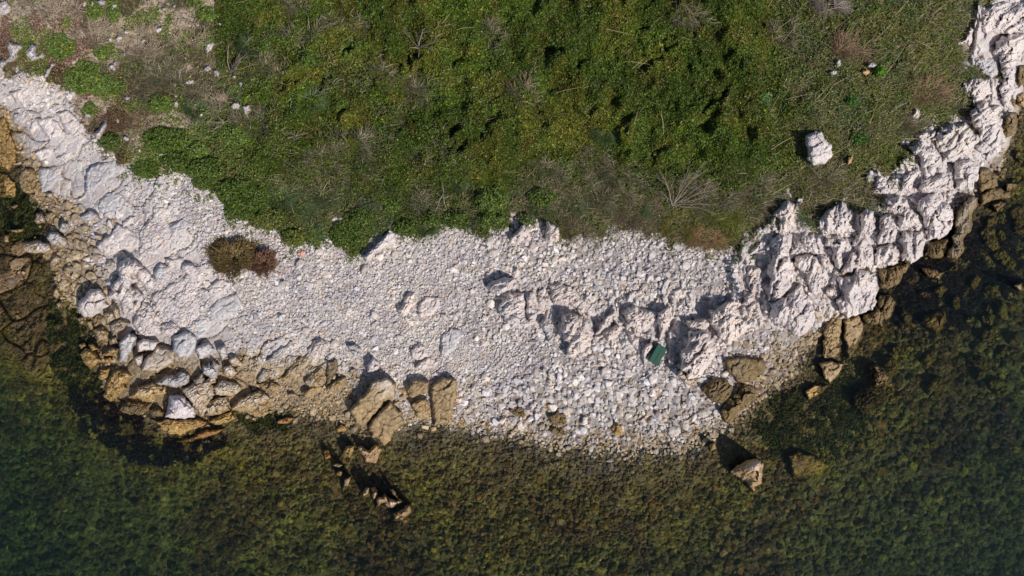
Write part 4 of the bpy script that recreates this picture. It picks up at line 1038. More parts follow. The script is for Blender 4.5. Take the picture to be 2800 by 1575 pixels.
def scatter(name, u, v, size, rr, lift_, tilt=.28, bright=1.0, label=None, group=None):
    n = len(u)
    g = gz(u, v)
    cen = unproj(u, v, g + size * .01 * lift_)
    rot = rotm(n, rr, tilt)
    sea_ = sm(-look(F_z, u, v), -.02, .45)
    var = np.where(sea_ > .15, rr.integers(24, len(VARS), n), rr.integers(0, len(VARS), n))
    colr = stone_colour(n, rr, sea_) * bright
    tide_ = .27 + rr.normal(0, .08, n) + .30 * (1 - sm(u, 500, 1000)) + .30 * sm(v, 900, 1020) * (1 - sm(u, 900, 1150)) + np.where(u > 2000, .2, 0)
    Vs, Fs, As = [], [], []
    off = 0
    for k, (vv, ff) in enumerate(VARS):
        m = np.where(var == k)[0]
        if not len(m):
            continue
        W = np.einsum('nij,vj->nvi', rot[m], vv) * (size[m] * .01)[:, None, None] + cen[m][:, None]
        nn, kk = len(m), len(vv)
        Vs.append(W.reshape(-1, 3))
        Fs.append((ff[None] + (np.arange(nn) * kk)[:, None, None] + off).reshape(-1, 3))
        off += nn * kk
        As.append(np.repeat(np.concatenate([colr[m], tide_[m][:, None]], 1), kk, 0))
    return make_obj(name, np.concatenate(Vs), np.concatenate(Fs), M_stone, attrs={'tint': np.concatenate(As)})


rs = np.random.default_rng(3)
cell = 5.0
gu, gv = np.meshgrid(np.arange(-200, 3000, cell), np.arange(180, 1780, cell))
u = (gu + rs.uniform(0, cell, gu.shape)).ravel()
v = (gv + rs.uniform(0, cell, gu.shape)).ravel()
dv_, db_, dk_, dr_, zb_ = look(D_veg, u, v), look(D_bed, u, v), look(D_kar, u, v), look(F_rock, u, v), look(F_z, u, v)
spacing = np.full(u.shape, 7.9) - 2.2 * (1 - sm(u, 1150, 1500))
bright_sh = np.exp(-((u - 1620) / 330) ** 2 - ((v - 1100) / 75) ** 2)
fine_g = np.exp(-((u - 1330) / 190) ** 2 - ((v - 975) / 45) ** 2)
spacing += bright_sh * 3.2 - fine_g * 2.4
spacing = np.where(zb_ < -.05, 9.6, spacing)
spacing = np.where(zb_ < -.3, 11.0, spacing)
spacing = np.where(zb_ < -.8, 16.0, spacing)
spacing = np.where((u < 330) & (zb_ > .02), 9.0, spacing)
pr = (cell / spacing) ** 2
pr *= np.where(dv_ > 2, 0, 1)
bedm = sm(db_, -5, 15)
patch = sm(fbm(u / 55, v / 55, 61), .42, .58)
pr *= 1 - bedm * (1 - .75 * patch) * .95
pr *= 1 - sm(dk_, -10, 20) * .5
pr *= 1 - sm(look(D_out, u, v), -5, 25) * .55
pr *= np.where(dr_ > 3, .035, 1)
pr *= np.where((zb_ < -.1) & (u < 170) & (v < 1040), .06, 1)
pr *= np.where((u < 150) & (v > 600) & (v < 1040), .12, 1)
pr *= 1 - .6 * sm(v, 860, 960) * (1 - sm(u, 600, 720)) * sm(u, 200, 260)
keep = rs.uniform(size=u.shape) < pr
u, v, spc = u[keep], v[keep], spacing[keep]
size = spc * rs.lognormal(-.44, .27, len(u))
size = np.clip(size, 2.2, 19)
scarce = size > 1e9
und = look(F_z, u, v) < -.06
st1 = scatter('gravel', u[~und], v[~und], size[~und], rs, .34, .36)
tag(st1, label='pale limestone gravel covering the beach', kind='stuff')
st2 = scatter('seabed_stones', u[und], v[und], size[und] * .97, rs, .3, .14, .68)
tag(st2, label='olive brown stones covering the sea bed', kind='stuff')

# the largest loose cobbles, one object each
mesh_var, mesh_tan = [], []
for k in range(68):
    vv, ff = VARS[(k * 5) % len(VARS)]
    r_ = np.random.default_rng(600 + k)
    c = stone_colour(1, r_, np.array([False]))[0] * (1.12 if k % 3 else .95)
    at = np.tile(np.array([*c, (.10 + .12 * (k % 4) / 4) if k < 34 else .75]), (len(vv), 1))
    o = make_obj('cobble_source', vv, ff, M_stone, attrs={'tint': at})
    (mesh_var if k < 34 else mesh_tan).append(o.data)
    bpy.data.objects.remove(o)


def cobbles(n, box, fn, label, group, lo_, hi_, sd):
    r_ = np.random.default_rng(sd)
    k, tries = 0, 0
    while k < n and tries < 20000:
        tries += 1
        uu, vv = r_.uniform(box[0], box[2]), r_.uniform(box[1], box[3])
        if look(D_veg, uu, vv) > -6 or look(F_rock, uu, vv) > -4 or not fn(uu, vv):
            continue
        s = r_.uniform(lo_, hi_) * .01
        mv = mesh_tan if sd in (3, 4, 5) else mesh_var
        o = bpy.data.objects.new('cobble', mv[r_.integers(len(mv))])
        col.objects.link(o)
        o.location = unproj(uu, vv, float(gz(uu, vv)) + s * .35)
        o.rotation_euler = (r_.normal(0, .2), r_.normal(0, .2), r_.uniform(0, 6.28))
        o.scale = (s, s * r_.uniform(.8, 1.1), s * r_.uniform(.8, 1.1))
        tag(o, label, 'stone', group)
        k += 1


cobbles(110, (1160, 1010, 1990, 1190), lambda a, b: look(F_z, a, b) > .05, 'large white cobble on the bright shingle above the waterline', 'large cobbles on the bright shingle', 9, 16, 1)
cobbles(80, (640, 640, 2000, 960), lambda a, b: look(D_bed, a, b) < -10, 'larger pale stone lying on the grey gravel of the upper beach', 'larger stones on the upper beach', 9, 15, 2)
cobbles(50, (130, 560, 330, 960), lambda a, b: look(F_z, a, b) > .02, 'tan stone on the wet gravel west of the white point', 'tan stones on the western wet gravel', 9, 18, 3)
cobbles(30, (700, 1040, 1200, 1200), lambda a, b: look(F_z, a, b) > -.15, 'olive stone in the fan of wet stones by the brown slabs', 'olive stones by the brown slabs', 8, 13, 4)
cobbles(30, (1980, 840, 2250, 1080), lambda a, b: look(F_z, a, b) > -.1, 'tan cobble on the wet shingle below the fluted cliff', 'cobbles below the fluted cliff', 8, 14, 5)


# ---------------------------------------------------------------- leaves, blades, twigs
def leaves(name, u, v, z, ln, wd, colr, rr, mat=None, parent=None, tilt=.55, origin=None):
    n = len(u)
    cen = unproj(u, v, z)
    rot = rotm(n, rr, tilt)
    base = np.array([(-.5, 0, 0), (0, -.5, .12), (.5, 0, -.04), (0, .5, .12)])
    B = base[None] * np.stack([ln, wd, ln], -1)[:, None] * .01
    W = np.einsum('nij,nvj->nvi', rot, B) + cen[:, None]
    Fq = np.arange(n * 4).reshape(n, 4)
    A = np.repeat(np.concatenate([colr, np.ones((n, 1))], 1), 4, 0)
    return make_obj(name, W.reshape(-1, 3), Fq, mat or M_leaf, attrs={'tint': A}, parent=parent, origin=origin)


def blades(name, u, v, z, th, ln, hgt, wd, colr, rr, mat=None, parent=None, origin=None, curl=.5):
    n = len(u)
    b = unproj(u, v, z)
    t = np.array([0, .4, .75, 1.0])
    wds = np.array([1, .9, .6, .12])
    d = np.stack([np.cos(th), np.sin(th), 0 * th], -1)
    s = np.stack([-np.sin(th), np.cos(th), 0 * th], -1)
    bend = rr.normal(0, curl, n)
    rows = []
    for ti, wi in zip(t, wds):
        p = b + d * (ln * .01 * ti ** 1.3)[:, None] + s * (bend * ln * .01 * ti * ti * .5)[:, None]
        p[:, 2] += hgt * .01 * (1.6 * ti - .85 * ti * ti)
        o = s * (wd * .005 * wi)[:, None]
        o[:, 2] += wd * .002
        rows += [p - o, p + o]
    W = np.stack(rows, 1)
    k = len(rows)
    fq = np.array([(2 * i, 2 * i + 2, 2 * i + 3, 2 * i + 1) for i in range(len(t) - 1)])
    Fq = (fq[None] + (np.arange(n) * k)[:, None, None]).reshape(-1, 4)
    A = np.repeat(np.concatenate([colr, np.ones((n, 1))], 1), k, 0)
    return make_obj(name, W.reshape(-1, 3), Fq, mat or M_grass, attrs={'tint': A}, parent=parent, origin=origin)


def tubes(name, lines, colr, mat=None, parent=None, origin=None):
    Vs, Fs, Cs = [], [], []
    off = 0
    for pts, r0, r1, c in lines:
        pts = np.asarray(pts, float)
        n = len(pts)
        tg = np.gradient(pts, axis=0)
        tg /= np.linalg.norm(tg, axis=1)[:, None] + 1e-9
        a = np.cross(tg, (0.3, 0.1, 1.0))
        a /= np.linalg.norm(a, axis=1)[:, None] + 1e-9
        b = np.cross(tg, a)
        rad = np.linspace(r0, r1, n)
        k = 5 if r0 > .012 else 3
        for j in range(k):
            an = 2 * math.pi * j / k
            Vs.append(pts + (a * math.cos(an) + b * math.sin(an)) * rad[:, None])
        for j in range(k):
            j2 = (j + 1) % k
            i = np.arange(n - 1)
            Fs.append(np.stack([off + j * n + i, off + j2 * n + i, off + j2 * n + i + 1, off + j * n + i + 1], -1))
        Cs.append(np.tile([*c, 1.], (n * k, 1)))
        off += n * k
    return make_obj(name, np.concatenate(Vs), np.concatenate(Fs), mat or M_twig, attrs={'tint': np.concatenate(Cs)}, parent=parent, smooth=True, origin=origin)


def gnorm(n, r, a, s):
    return np.clip(np.array(a)[None] * (1 + r.normal(0, s, (n, 1))) * (1 + r.normal(0, s * .35, (n, 3))), .004, .9)


rv = np.random.default_rng(21)
# shrubs of the thicket: every mound gets its own plant
seeds = []
for gy in range(-180, 640, 118):
    for gx in range(560, 2200, 132):
        x, y = gx + rv.uniform(-40, 40) + (gy // 118 % 2) * 60, gy + rv.uniform(-36, 36)
        if look(D_ever, x, y) > -15:
            seeds.append((x, y))
seeds = np.array(seeds)
NL = 640000
u = rv.uniform(590, 2190, NL)
v = rv.uniform(-200, 640, NL)
de = look(D_ever, u, v)
gapv = look(gap, u, v)
kp = (de > -25 + 50 * (rv.uniform(size=NL) - .5)) & (look(D_veg, u, v) > 0) & (rv.uniform(size=NL) > gapv * .35)
# thinner where grass and dry scrub break through
def MIX(a, b_):
    return np.clip(sm(fbm(a / 75, b_ / 75, 71), .40, .52), 0, 1) * np.clip(sm(1420 - a + (vn(a / 80, b_ / 80, 70) - .5) * 300, 0, 260) * sm(b_, 20, 150), 0, 1)


thin = MIX(u, v) * .88
kp &= rv.uniform(size=NL) > thin
u, v = u[kp], v[kp]
n = len(u)
wu = u + (vn(u / 30, v / 30, 72) - .5) * 40
wv = v + (vn(u / 30, v / 30, 73) - .5) * 40
own = np.zeros(n, int)
best = np.full(n, 1e9)
for i, (x, y) in enumerate(seeds):
    d = (wu - x) ** 2 + (wv - y) ** 2
    m = d < best
    own[m] = i
    best[m] = d[m]
z = gz(u, v) + .015 + rv.beta(2, 1.2, n) * .11
f1 = fbm(u / 45, v / 45, 74)
f2 = fbm(u / 12, v / 12, 75)
seedc = rv.uniform(size=len(seeds))
f0 = fbm(u / 170, v / 170, 76, 3)
k_ol = np.clip(sm(f1 * .5 + f0 * .5, .45, .60) * .75 + (seedc[own] - .5) * .4, 0, 1)[:, None]
k_br = (sm(f2, .52, .7) * sm(f1, .42, .6) * .38)[:, None]
cg, co, cb = np.array((.086, .134, .015)), np.array((.134, .144, .019)), np.array((.185, .115, .030))
cc = cg * (1 - k_ol) + co * k_ol
cc = cc * (1 - k_br) + cb * k_br
cc = cc * np.exp(rv.normal(0, .34, (n, 1))) * (.80 + .40 * sm(fbm(u / 120, v / 120, 77, 3), .38, .62))[:, None]
lime = rv.uniform(size=n) < .03
cc[lime] *= (1.9, 1.7, 1.4)
ln, wd = rv.uniform(5.5, 9.5, n), rv.uniform(3.2, 5.4, n)
lab_shared = 'dense dark green evergreen shrub grown into the thicket above the beach'
named_shrubs = {(2000, 370): 'domed dark green shrub at the east end of the thicket with black shade above it', (1745, 390): 'dark green shrub with a long dry stick lying upright on it',
                (1500, 60): 'evenly leafed green shrub at the top edge near the middle of the thicket', (640, 60): 'square cornered dark green shrub where the thicket meets the dry slope',
                (1330, 560): 'bright green leafy shrub hanging over the beach below the thicket'}
used_ = {}
for (x, y), lb in named_shrubs.items():
    used_[int(np.argmin((seeds[:, 0] - x) ** 2 + (seeds[:, 1] - y) ** 2))] = lb
LM = [(1145, 131, 'the star shaped bleached branch'), (875, 254, 'the small bleached branch fork'), (808, 372, 'the twisted bleached stump'), (1808, 340, 'the long straight stick'),
      (1640, 440, 'the big straw coloured dry bush'), (1345, 95, 'the small pale dry bush'), (1880, 62, 'the twiggy dry bush at the top'), (1436, 245, 'the upright straw coloured tuft'),
      (1838, 540, 'the bare grey bush'), (630, 180, 'the many armed branch'), (1213, 527, 'the pair of thick bleached stalks'), (1345, 545, 'the broad leaved bright green plant'),
      (2095, 268, 'the bright green herb at the thicket edge'), (1660, 355, 'the spiky blue-green tussock'), (1045, 365, 'the pale twig arch'), (850, 165, 'the broad leaved plant by the dry scrub')]
DIRN = ['just right of', 'up and right of', 'just above', 'up and left of', 'just left of', 'down and left of', 'just below', 'down and right of']
taken = set()


def shrub_label(x, y):
    for far in ('', 'a little further '):
        for d_, k_ in sorted((math.hypot(x - a_, y - b_), i_) for i_, (a_, b_, _) in enumerate(LM))[:7]:
            a_, b_, nm = LM[k_]
            di = DIRN[int(round(math.atan2(-(y - b_), x - a_) / (math.pi / 4))) % 8]
            if far and di.startswith('just'):
                di = di[5:]
            s_ = far + di + ' ' + nm
            if s_ not in taken:
                taken.add(s_)
                return 'dark evergreen shrub ' + s_
    return lab_shared


for i, (x, y) in enumerate(seeds):
    m = own == i
    if m.sum() < 300:
        continue
    zc = float(gz(x, y))
    org = unproj(x, y, float(zbase(x, y)))
    sh = empty('evergreen_shrub', org)
    tag(sh, used_.get(i) or shrub_label(x, y), 'shrub', 'evergreen shrubs of the thicket')
    leaves('foliage', u[m], v[m], z[m], ln[m], wd[m], cc[m], rv, parent=sh, origin=org)
    ls = []
    for q in range(7):
        a = q * .9 + i
        top = unproj(x + 45 * math.cos(a), y + 38 * math.sin(a), zc - .04)
        p0 = np.array(org) - (0, 0, .05)
        ls.append((np.array([p0, p0 * .6 + top * .4 + (0, 0, .05), top]), .02, .006, (.10, .07, .05)))
    tubes('stem', ls, None, parent=sh, origin=org)

# ---- low leafy ground cover of the rest (nobody could count it)
NL = 330000
u = rv.uniform(-200, 2800, NL)
v = rv.uniform(-200, 720, NL)
dv_ = look(D_veg, u, v)
de = look(D_ever, u, v)
right = sm(u, 2020, 2140)
f1 = fbm(u / 60, v / 60, 81)
f2 = fbm(u / 40, v / 40, 82)
leftw = look(LEFT, u, v)
dens_ = np.where(de > 20, .05 + .38 * MIX(u, v), 1.0) * (1 - right * .30)
dens_ *= 1 - leftw * sm(f1, .36, .48) * .95
edge = sm(dv_, 90, 10) if False else sm(90 - dv_, 0, 80)
dens_ = np.maximum(dens_, 0)
lowpale = sm(u, 250, 420) * sm(v, 300, 420) * (1 - sm(u, 950, 1150))
dens_ = np.clip(dens_ + lowpale * .4, 0, 1)
dens_ *= np.where(look(F_rock, u, v) > 2, .03, 1)
stray = (dv_ > -48) & (dv_ <= 0) & (v > 330) & (rv.uniform(size=NL) < .8 * sm(dv_, -48, 4) * sm(fbm(u / 16, v / 16, 86, 3), .50, .62))
kp = ((dv_ > 0) & (rv.uniform(size=NL) < dens_) & (rv.uniform(size=NL) > look(gap, u, v) * .6)) | (stray & (look(F_rock, u, v) < 2))
u, v, dv_, f1, f2, leftw, right, lowpale = (a[kp] for a in (u, v, dv_, f1, f2, leftw, right, lowpale))
n = len(u)
green, redb, lightg, oli = np.array((.12, .18, .026)), np.array((.20, .11, .085)), np.array((.15, .21, .04)), np.array((.18, .17, .06))
a_red = sm(fbm(u / 55, v / 55, 83), .43, .56) * sm(-(u - 420) / 200, 0, 1) * (1 - lowpale * .6)
f83 = sm(fbm(u / 30, v / 30, 84), .50, .62)
k1, k2, k3 = a_red[:, None], (f83 * .55)[:, None], (sm(f2, .45, .6) * .6)[:, None]
cc = green * (1 - k3) + oli * k3
cc = cc * (1 - k2) + lightg * k2
cc = cc * (1 - k1) + redb * k1
cc = cc * (1 + .35 * leftw[:, None])
cc = cc * np.exp(rv.normal(0, .30, (n, 1)))
z = gz(u, v) + .01 + rv.uniform(0, .08, n)
gc = leaves('ground_cover', u, v, z, rv.uniform(4.0, 8.0, n), rv.uniform(2.4, 4.6, n), cc, rv)
tag(gc, label='low mixed leafy herbs and creepers covering the slope', kind='stuff')

# ---- grasses
NB = 210000
u = rv.uniform(-200, 2800, NB)
v = rv.uniform(-200, 715, NB)
dv_ = look(D_veg, u, v)
right = sm(u + (v - 300) * .25, 2000, 2160)
front = sm(u, 760, 900) * sm(v + (vn(u / 90, v / 90, 90) - .5) * 120, 430, 520) * (1 - sm(v, 660, 700) * .3)
leftd = look(LEFT, u, v) * .42
mid = MIX(u, v) * .9 * (look(D_ever, u, v) > -60)
dens_ = np.clip(np.maximum(np.maximum(right, front * 1.0), np.maximum(leftd, mid)), 0, 1)
dens_ *= np.where(look(F_rock, u, v) > 3, .04, 1)
kp = (dv_ > -3) & (rv.uniform(size=NB) < dens_) & (rv.uniform(size=NB) > look(gap, u, v) * .7)
u, v, dv_, right, front, mid = (a[kp] for a in (u, v, dv_, right, front, mid))
n = len(u)
f = fbm(u / 50, v / 50, 91)
f2 = fbm(u / 28, v / 28, 92)
blue, grn, dry, yel = np.array((.12, .155, .09)), np.array((.115, .155, .03)), np.array((.36, .29, .19)), np.array((.27, .235, .05))
kb = sm(f, .45, .6)[:, None]
kd = np.clip(.12 + .14 * right + .16 * mid + .40 * front * sm(u, 1330, 1480) + .50 * look(LEFT, u, v) + sm(f2, .46, .62) * .5 + front * sm(-(dv_ - 70), 0, 60) * sm(u, 1350, 1500) * .5, 0, .9)
ky = (sm(fbm(u / 60, v / 60, 93), .44, .58) * .7 * right)[:, None]
pick = (rv.uniform(size=n) < kd)[:, None]
cc = grn * (1 - kb) + blue * kb
cc = cc * (1 - ky) + yel * ky
cc = np.where(pick, dry, cc) * np.exp(rv.normal(0, .25, (n, 1)))
th = np.where(rv.uniform(size=n) < .35, rv.normal(math.radians(35), .6, n) + math.pi * (rv.uniform(size=n) < .5), rv.uniform(0, 6.28, n))
gb = blades('grass', u, v, gz(u, v) - .01, th, rv.uniform(6, 19, n) * (1 + .45 * front + .35 * mid), rv.uniform(4, 13, n) * (1 + .7 * front + .5 * mid), rv.uniform(.9, 1.7, n), cc, rv, curl=.9)
tag(gb, label='tangled green and dry grass on the slope', kind='stuff')

# ---- long dry straw stalks lying over the grass
NB = 230
u = np.concatenate([rv.uniform(2080, 2700, 130), rv.uniform(560, 2000, 100)])
v = np.concatenate([rv.uniform(-100, 560, 130), rv.uniform(0, 620, 100)])
kp = look(D_veg, u, v) > 6
u, v = u[kp], v[kp]
n = len(u)
th = rv.normal(math.radians(30), .45, n)
sg = blades('dry_stalks', u, v, gz(u, v) + .10, th, rv.uniform(25, 75, n), rv.uniform(4, 20, n), rv.uniform(.8, 1.4, n), gnorm(n, rv, (.34, .29, .16), .25), rv, curl=.25)
tag(sg, label='long straw coloured stalks lying over the grass', kind='stuff')


# ---------------------------------------------------------------- single plants
def clump(name, label, u0, v0, ru, rv_, h, colr, n, ls=(5, 9), kind='leaf', group=None, tilt=.6, zoff=0.0, cat='plant', sd=0, wfac=.6):
    r = np.random.default_rng(int(u0 * 7 + v0 + sd))
    a = r.uniform(0, 2 * math.pi, n)
    q = np.sqrt(r.uniform(0, 1, n)) * (1 + .18 * np.sin(3 * a + u0) + .12 * np.sin(7 * a + v0))
    u_, v_ = u0 + ru * q * np.cos(a), v0 + rv_ * q * np.sin(a)
    zz = gz(u_, v_) + zoff + h * np.sqrt(np.clip(1 - np.clip(q, 0, 1) ** 2, 0, 1)) * r.uniform(.45, 1, n)
    c = np.array(colr)[r.integers(0, len(colr), n)] * np.exp(r.normal(0, .25, (n, 1)))
    org = unproj(u0, v0, float(gz(u0, v0)))
    if kind == 'leaf':
        l = r.uniform(*ls, n)
        o = leaves(name, u_, v_, zz, l, l * wfac, c, r, tilt=tilt, origin=org)
    else:   # blades radiating from the middle
        messy = 'grass_tussock' not in name
        th_ = np.arctan2(-(v_ - v0), u_ - u0) + r.normal(0, 1.1 if messy else .55, n)
        if messy:
            u_ = u_ + (vn(u_ / 26, v_ / 26, int(u0) + 5) - .5) * ru * 1.1
            v_ = v_ + (vn(u_ / 26, v_ / 26, int(u0) + 6) - .5) * rv_ * 1.1
        lump = sm(vn(u_ / 17, v_ / 17, int(u0) + 7), .1, .6)
        keep_ = r.uniform(size=n) < (np.clip(lump * (1.05 - .8 * q), .0, .8) if messy else 1.0)
        q2 = q * (.95 if messy else .5)
        if not messy:
            u_, v_ = u0 + ru * q2 * np.cos(a), v0 + rv_ * q2 * np.sin(a)
        L0 = max(ru, rv_)
        l_ = r.uniform(.25, .7, n) * min(L0, 46) if messy else r.uniform(.5, 1.0, n) * L0 * .95
        hh_ = r.uniform(.2, .9, n) * h * 100 * (1 - .5 * q)
        k_ = keep_
        o = blades(name, u_[k_], v_[k_], gz(u_[k_], v_[k_]) + zoff, th_[k_], l_[k_], hh_[k_], (r.uniform(.9, 1.6, n) * wfac)[k_], c[k_], r, origin=org, curl=.9 if messy else .5)  # noqa
    tag(o, label, cat, group)
    return o


LIME = [(.15, .22, .045), (.18, .24, .055), (.12, .18, .035)]
CREEP = [(.085, .135, .022), (.10, .155, .028), (.12, .165, .03)]
clump('leafy_clump', 'round lime green cushion plant with yellow flowers beside a white rock', 440, 283, 34, 30, .30, LIME, 1500)
clump('leafy_clump', 'lime green spreading plant beside the forked white outcrop', 165, 130, 42, 40, .22, LIME, 1500)
clump('leafy_clump', 'widest lime green plant, sprawling down the middle of the herb slope', 232, 215, 58, 48, .24, LIME, 2400)
clump('leafy_clump', 'lime green plant under the dry brown grass, east part of the sprawling patch', 310, 238, 34, 30, .18, LIME, 1100)
clump('leafy_clump', 'small lime green plant with yellow flowers above the sprawling patch', 280, 140, 28, 26, .18, LIME, 900)
clump('leafy_clump', 'lime green plant touching the big rounded white rock at the top edge', 258, 34, 27, 26, .2, LIME, 900)
clump('leafy_clump', 'leafy green plant just east of the one touching the rounded white rock', 306, 40, 22, 22, .18, LIME, 600)
clump('leafy_clump', 'pale green plant on the rim of the shelf near the red succulents', 245, 300, 22, 20, .14, LIME, 500)
clump('leafy_clump', 'pale green rosette plant low on the slope among creepers', 540, 412, 34, 26, .2, LIME, 1000)
clump('leafy_clump', 'leafy green plant below the dead branch tangle', 645, 370, 40, 30, .2, LIME, 1100)
clump('leafy_clump', 'green plant with orange flowers near the top of the dry slope', 565, 40, 28, 22, .18, LIME, 700)
clump('leafy_clump', 'bright yellow-green sprig beside the leaning white boulders', 672, 268, 14, 16, .16, [(.20, .26, .03), (.15, .22, .03)], 260)
clump('leafy_clump', 'bright green herb beside the orange-brown rock in the grass', 2408, 195, 18, 16, .28, [(.15, .30, .03), (.12, .25, .03)], 480, (6, 10))
clump('leafy_clump', 'small green herb growing in the grass above the lone white boulder', 2330, 275, 17, 18, .2, [(.09, .20, .03)], 350)
clump('leafy_clump', 'bright green herb at the east edge of the dark thicket', 2095, 268, 24, 20, .22, [(.12, .22, .06), (.10, .18, .04)], 480, (6, 10))
clump('leafy_clump', 'broad leaved bright green plant above the beach beside the dead stalks', 1345, 545, 52, 42, .32, LIME[:2] + CREEP, 2300)
clump('leafy_clump', 'broad leaved green plant above the long cream slab', 1065, 560, 30, 28, .22, LIME[:1] + CREEP, 900)
clump('leafy_clump', 'green leafy plant with round leaves in the middle of the scrub', 935, 285, 30, 20, .2, CREEP, 700, (7, 11))
clump('leafy_clump', 'broad leaved green plant at the top between thicket and dry scrub', 850, 165, 34, 26, .22, CREEP, 900, (7, 11))
clump('leafy_clump', 'low green plant in the grass under the domed shrub', 2350, 380, 26, 22, .18, [(.08, .16, .03)], 550)
clump('creeper', 'thick dark green creeper lobe pushing onto the beach against the long cream slab', 948, 640, 50, 44, .28, CREEP, 3000, (5, 8), cat='creeper')
clump('creeper', 'upper part of the dark green creeper lobe next to the long cream slab', 985, 600, 52, 34, .28, CREEP, 2200, (5, 8), cat='creeper')
clump('creeper', 'thin trailing creeper with yellow flecks spread over the white gravel', 862, 645, 40, 34, .10, [(.09, .15, .03), (.14, .19, .03)], 900, (4, 7), cat='creeper')
clump('creeper', 'dark green creeper mound overhanging the gravel at the end of the white point', 668, 545, 72, 56, .26, CREEP, 4200, (5, 8), cat='creeper')
clump('creeper', 'dark green creeper tip reaching furthest down the pale shelf', 400, 462, 42, 28, .18, CREEP, 1500, (5, 8), cat='creeper')
clump('creeper', 'rounded creeper lobe between the shelf tip and the big mound', 560, 495, 36, 26, .2, CREEP, 1300, (5, 8), cat='creeper')
clump('succulent', 'purple-brown succulent mat beside the narrow slanting outcrop', 150, 200, 42, 34, .10, [(.16, .07, .06), (.13, .06, .045), (.10, .09, .03)], 1500, (3, 6))
clump('succulent', 'reddish succulent mat around the tall narrow white rock', 320, 325, 44, 38, .10, [(.19, .085, .07), (.15, .07, .05), (.11, .10, .04)], 1700, (3, 6))
clump('succulent', 'reddish brown mat at the lower lip of the herb slope', 335, 428, 26, 22, .08, [(.15, .07, .05), (.10, .09, .03)], 700, (3, 6))
b1 = [(.24, .16, .07), (.19, .16, .055), (.27, .18, .09)]
b2 = [(.27, .12, .09), (.22, .12, .08), (.22, .15, .08)]
for (x, y, rx, ry, colr, nm, lb) in [(640, 703, 66, 50, b1, 'shrub', 'round feathery brown-green shrub alone on the white gravel'), (722, 718, 34, 34, b2, 'shrub', 'small reddish shrub grown against the round brown-green one')]:
    org = unproj(x, y, float(gz(x, y)))
    e = empty('feathery_shrub', org)
    tag(e, lb, 'shrub')
    nn = int(rx * ry * 1.25)
    r = np.random.default_rng(x)
    a = r.uniform(0, 6.283, nn)
    q = np.sqrt(r.uniform(0, 1, nn)) * (1 + .10 * np.sin(5 * a) + .1 * np.sin(9 * a + 1) + .55 * (vn(a * 3, a * 0, x) - .5) + r.normal(0, .06, nn))
    uu, vv = x + rx * q * np.cos(a), y + ry * q * np.sin(a)
    zz = gz(uu, vv) + .5 * np.sqrt(np.clip(1 - q ** 2, 0.02, 1)) * r.uniform(.35, 1, nn)
    c = np.array(colr)[r.integers(0, 3, nn)] * np.exp(r.normal(0, .3, (nn, 1)))
    th_ = np.arctan2(-(vv - y), uu - x) + r.normal(0, .7, nn)
    blades('foliage', uu, vv, zz - .08, th_, r.uniform(5, 13, nn), r.uniform(2, 14, nn), r.uniform(1.2, 2.4, nn), c, r, parent=e, origin=org)
    ls = []
    for k in range(26):
        a1 = k * 2.399
        tip = unproj(x + rx * .8 * math.cos(a1) * (.4 + .6 * (k % 5) / 4), y + ry * .8 * math.sin(a1) * (.4 + .6 * (k % 5) / 4), float(gz(x, y)) + .3)
        mid_ = (org + tip) / 2 + (0, 0, .08)
        ls.append((np.array([org, mid_, tip]), .012, .004, (.14, .09, .06)))
    tubes('stem', ls, None, parent=e, origin=org)

for (x, y, r0, lb) in [(850, 272, 40, 'blue-green grass tussock in the upper scrub below the leafy plant'), (1660, 355, 46, 'spiky blue-green grass tussock under the black shade of the thicket'), (820, 545, 58, 'widest blue-green grass tussock at the top of the beach'),
                       (770, 540, 42, 'blue-green grass tussock beside the widest one, nearer the creeper mound'), (900, 535, 40, 'blue-green grass tussock between the widest tussock and the creeper lobe'), (536, 300, 34, 'grey-green grass tussock beside the driftwood tangle'),
                       (640, 262, 24, 'small grey-green tussock near the leaning white boulders'), (1010, 545, 40, 'grass tussock just above the long cream slab'), (1080, 620, 26, 'narrow grass tussock over the gravel edge beside the cream slab'),
                       (1175, 620, 30, 'blue-green tussock hanging over the gravel below the dead stalks'), (690, 130, 36, 'greenish grass tussock in the corner of the thicket'), (1600, 300, 22, 'tiny blue-green tussock in the thicket'),
                       (1120, 400, 34, 'blue-green tussock in the middle of the scrub'), (1570, 560, 40, 'dark blue-green tussock at the beach edge behind the pointed rock'), (1480, 570, 34, 'green tussock between the two cream rocks at the beach edge'),
                       (2110, 560, 46, 'silvery tussock beside the spiky pale rock'), (2215, 590, 36, 'drooping tussock over the broad pitted block'), (2360, 560, 34, 'dry tussock hanging over the pillar tops'),
                       (1750, 565, 34, 'green tussock west of the dead bush'), (1250, 500, 34, 'grass tussock in the dark hollow above the bright green plant')]:
    colr = [(.14, .20, .095), (.12, .17, .065), (.16, .21, .085)] if 'silver' not in lb and 'dry' not in lb else [(.16, .17, .10), (.12, .15, .08), (.22, .20, .12)]
    clump('grass_tussock', lb, x, y, r0, r0 * .8, .26, colr, int(r0 * 11), kind='blade', cat='grass', wfac=1.1)
STRAW = [(.36, .30, .20), (.28, .22, .15), (.42, .35, .25), (.20, .16, .10), (.13, .16, .06), (.11, .15, .07)]
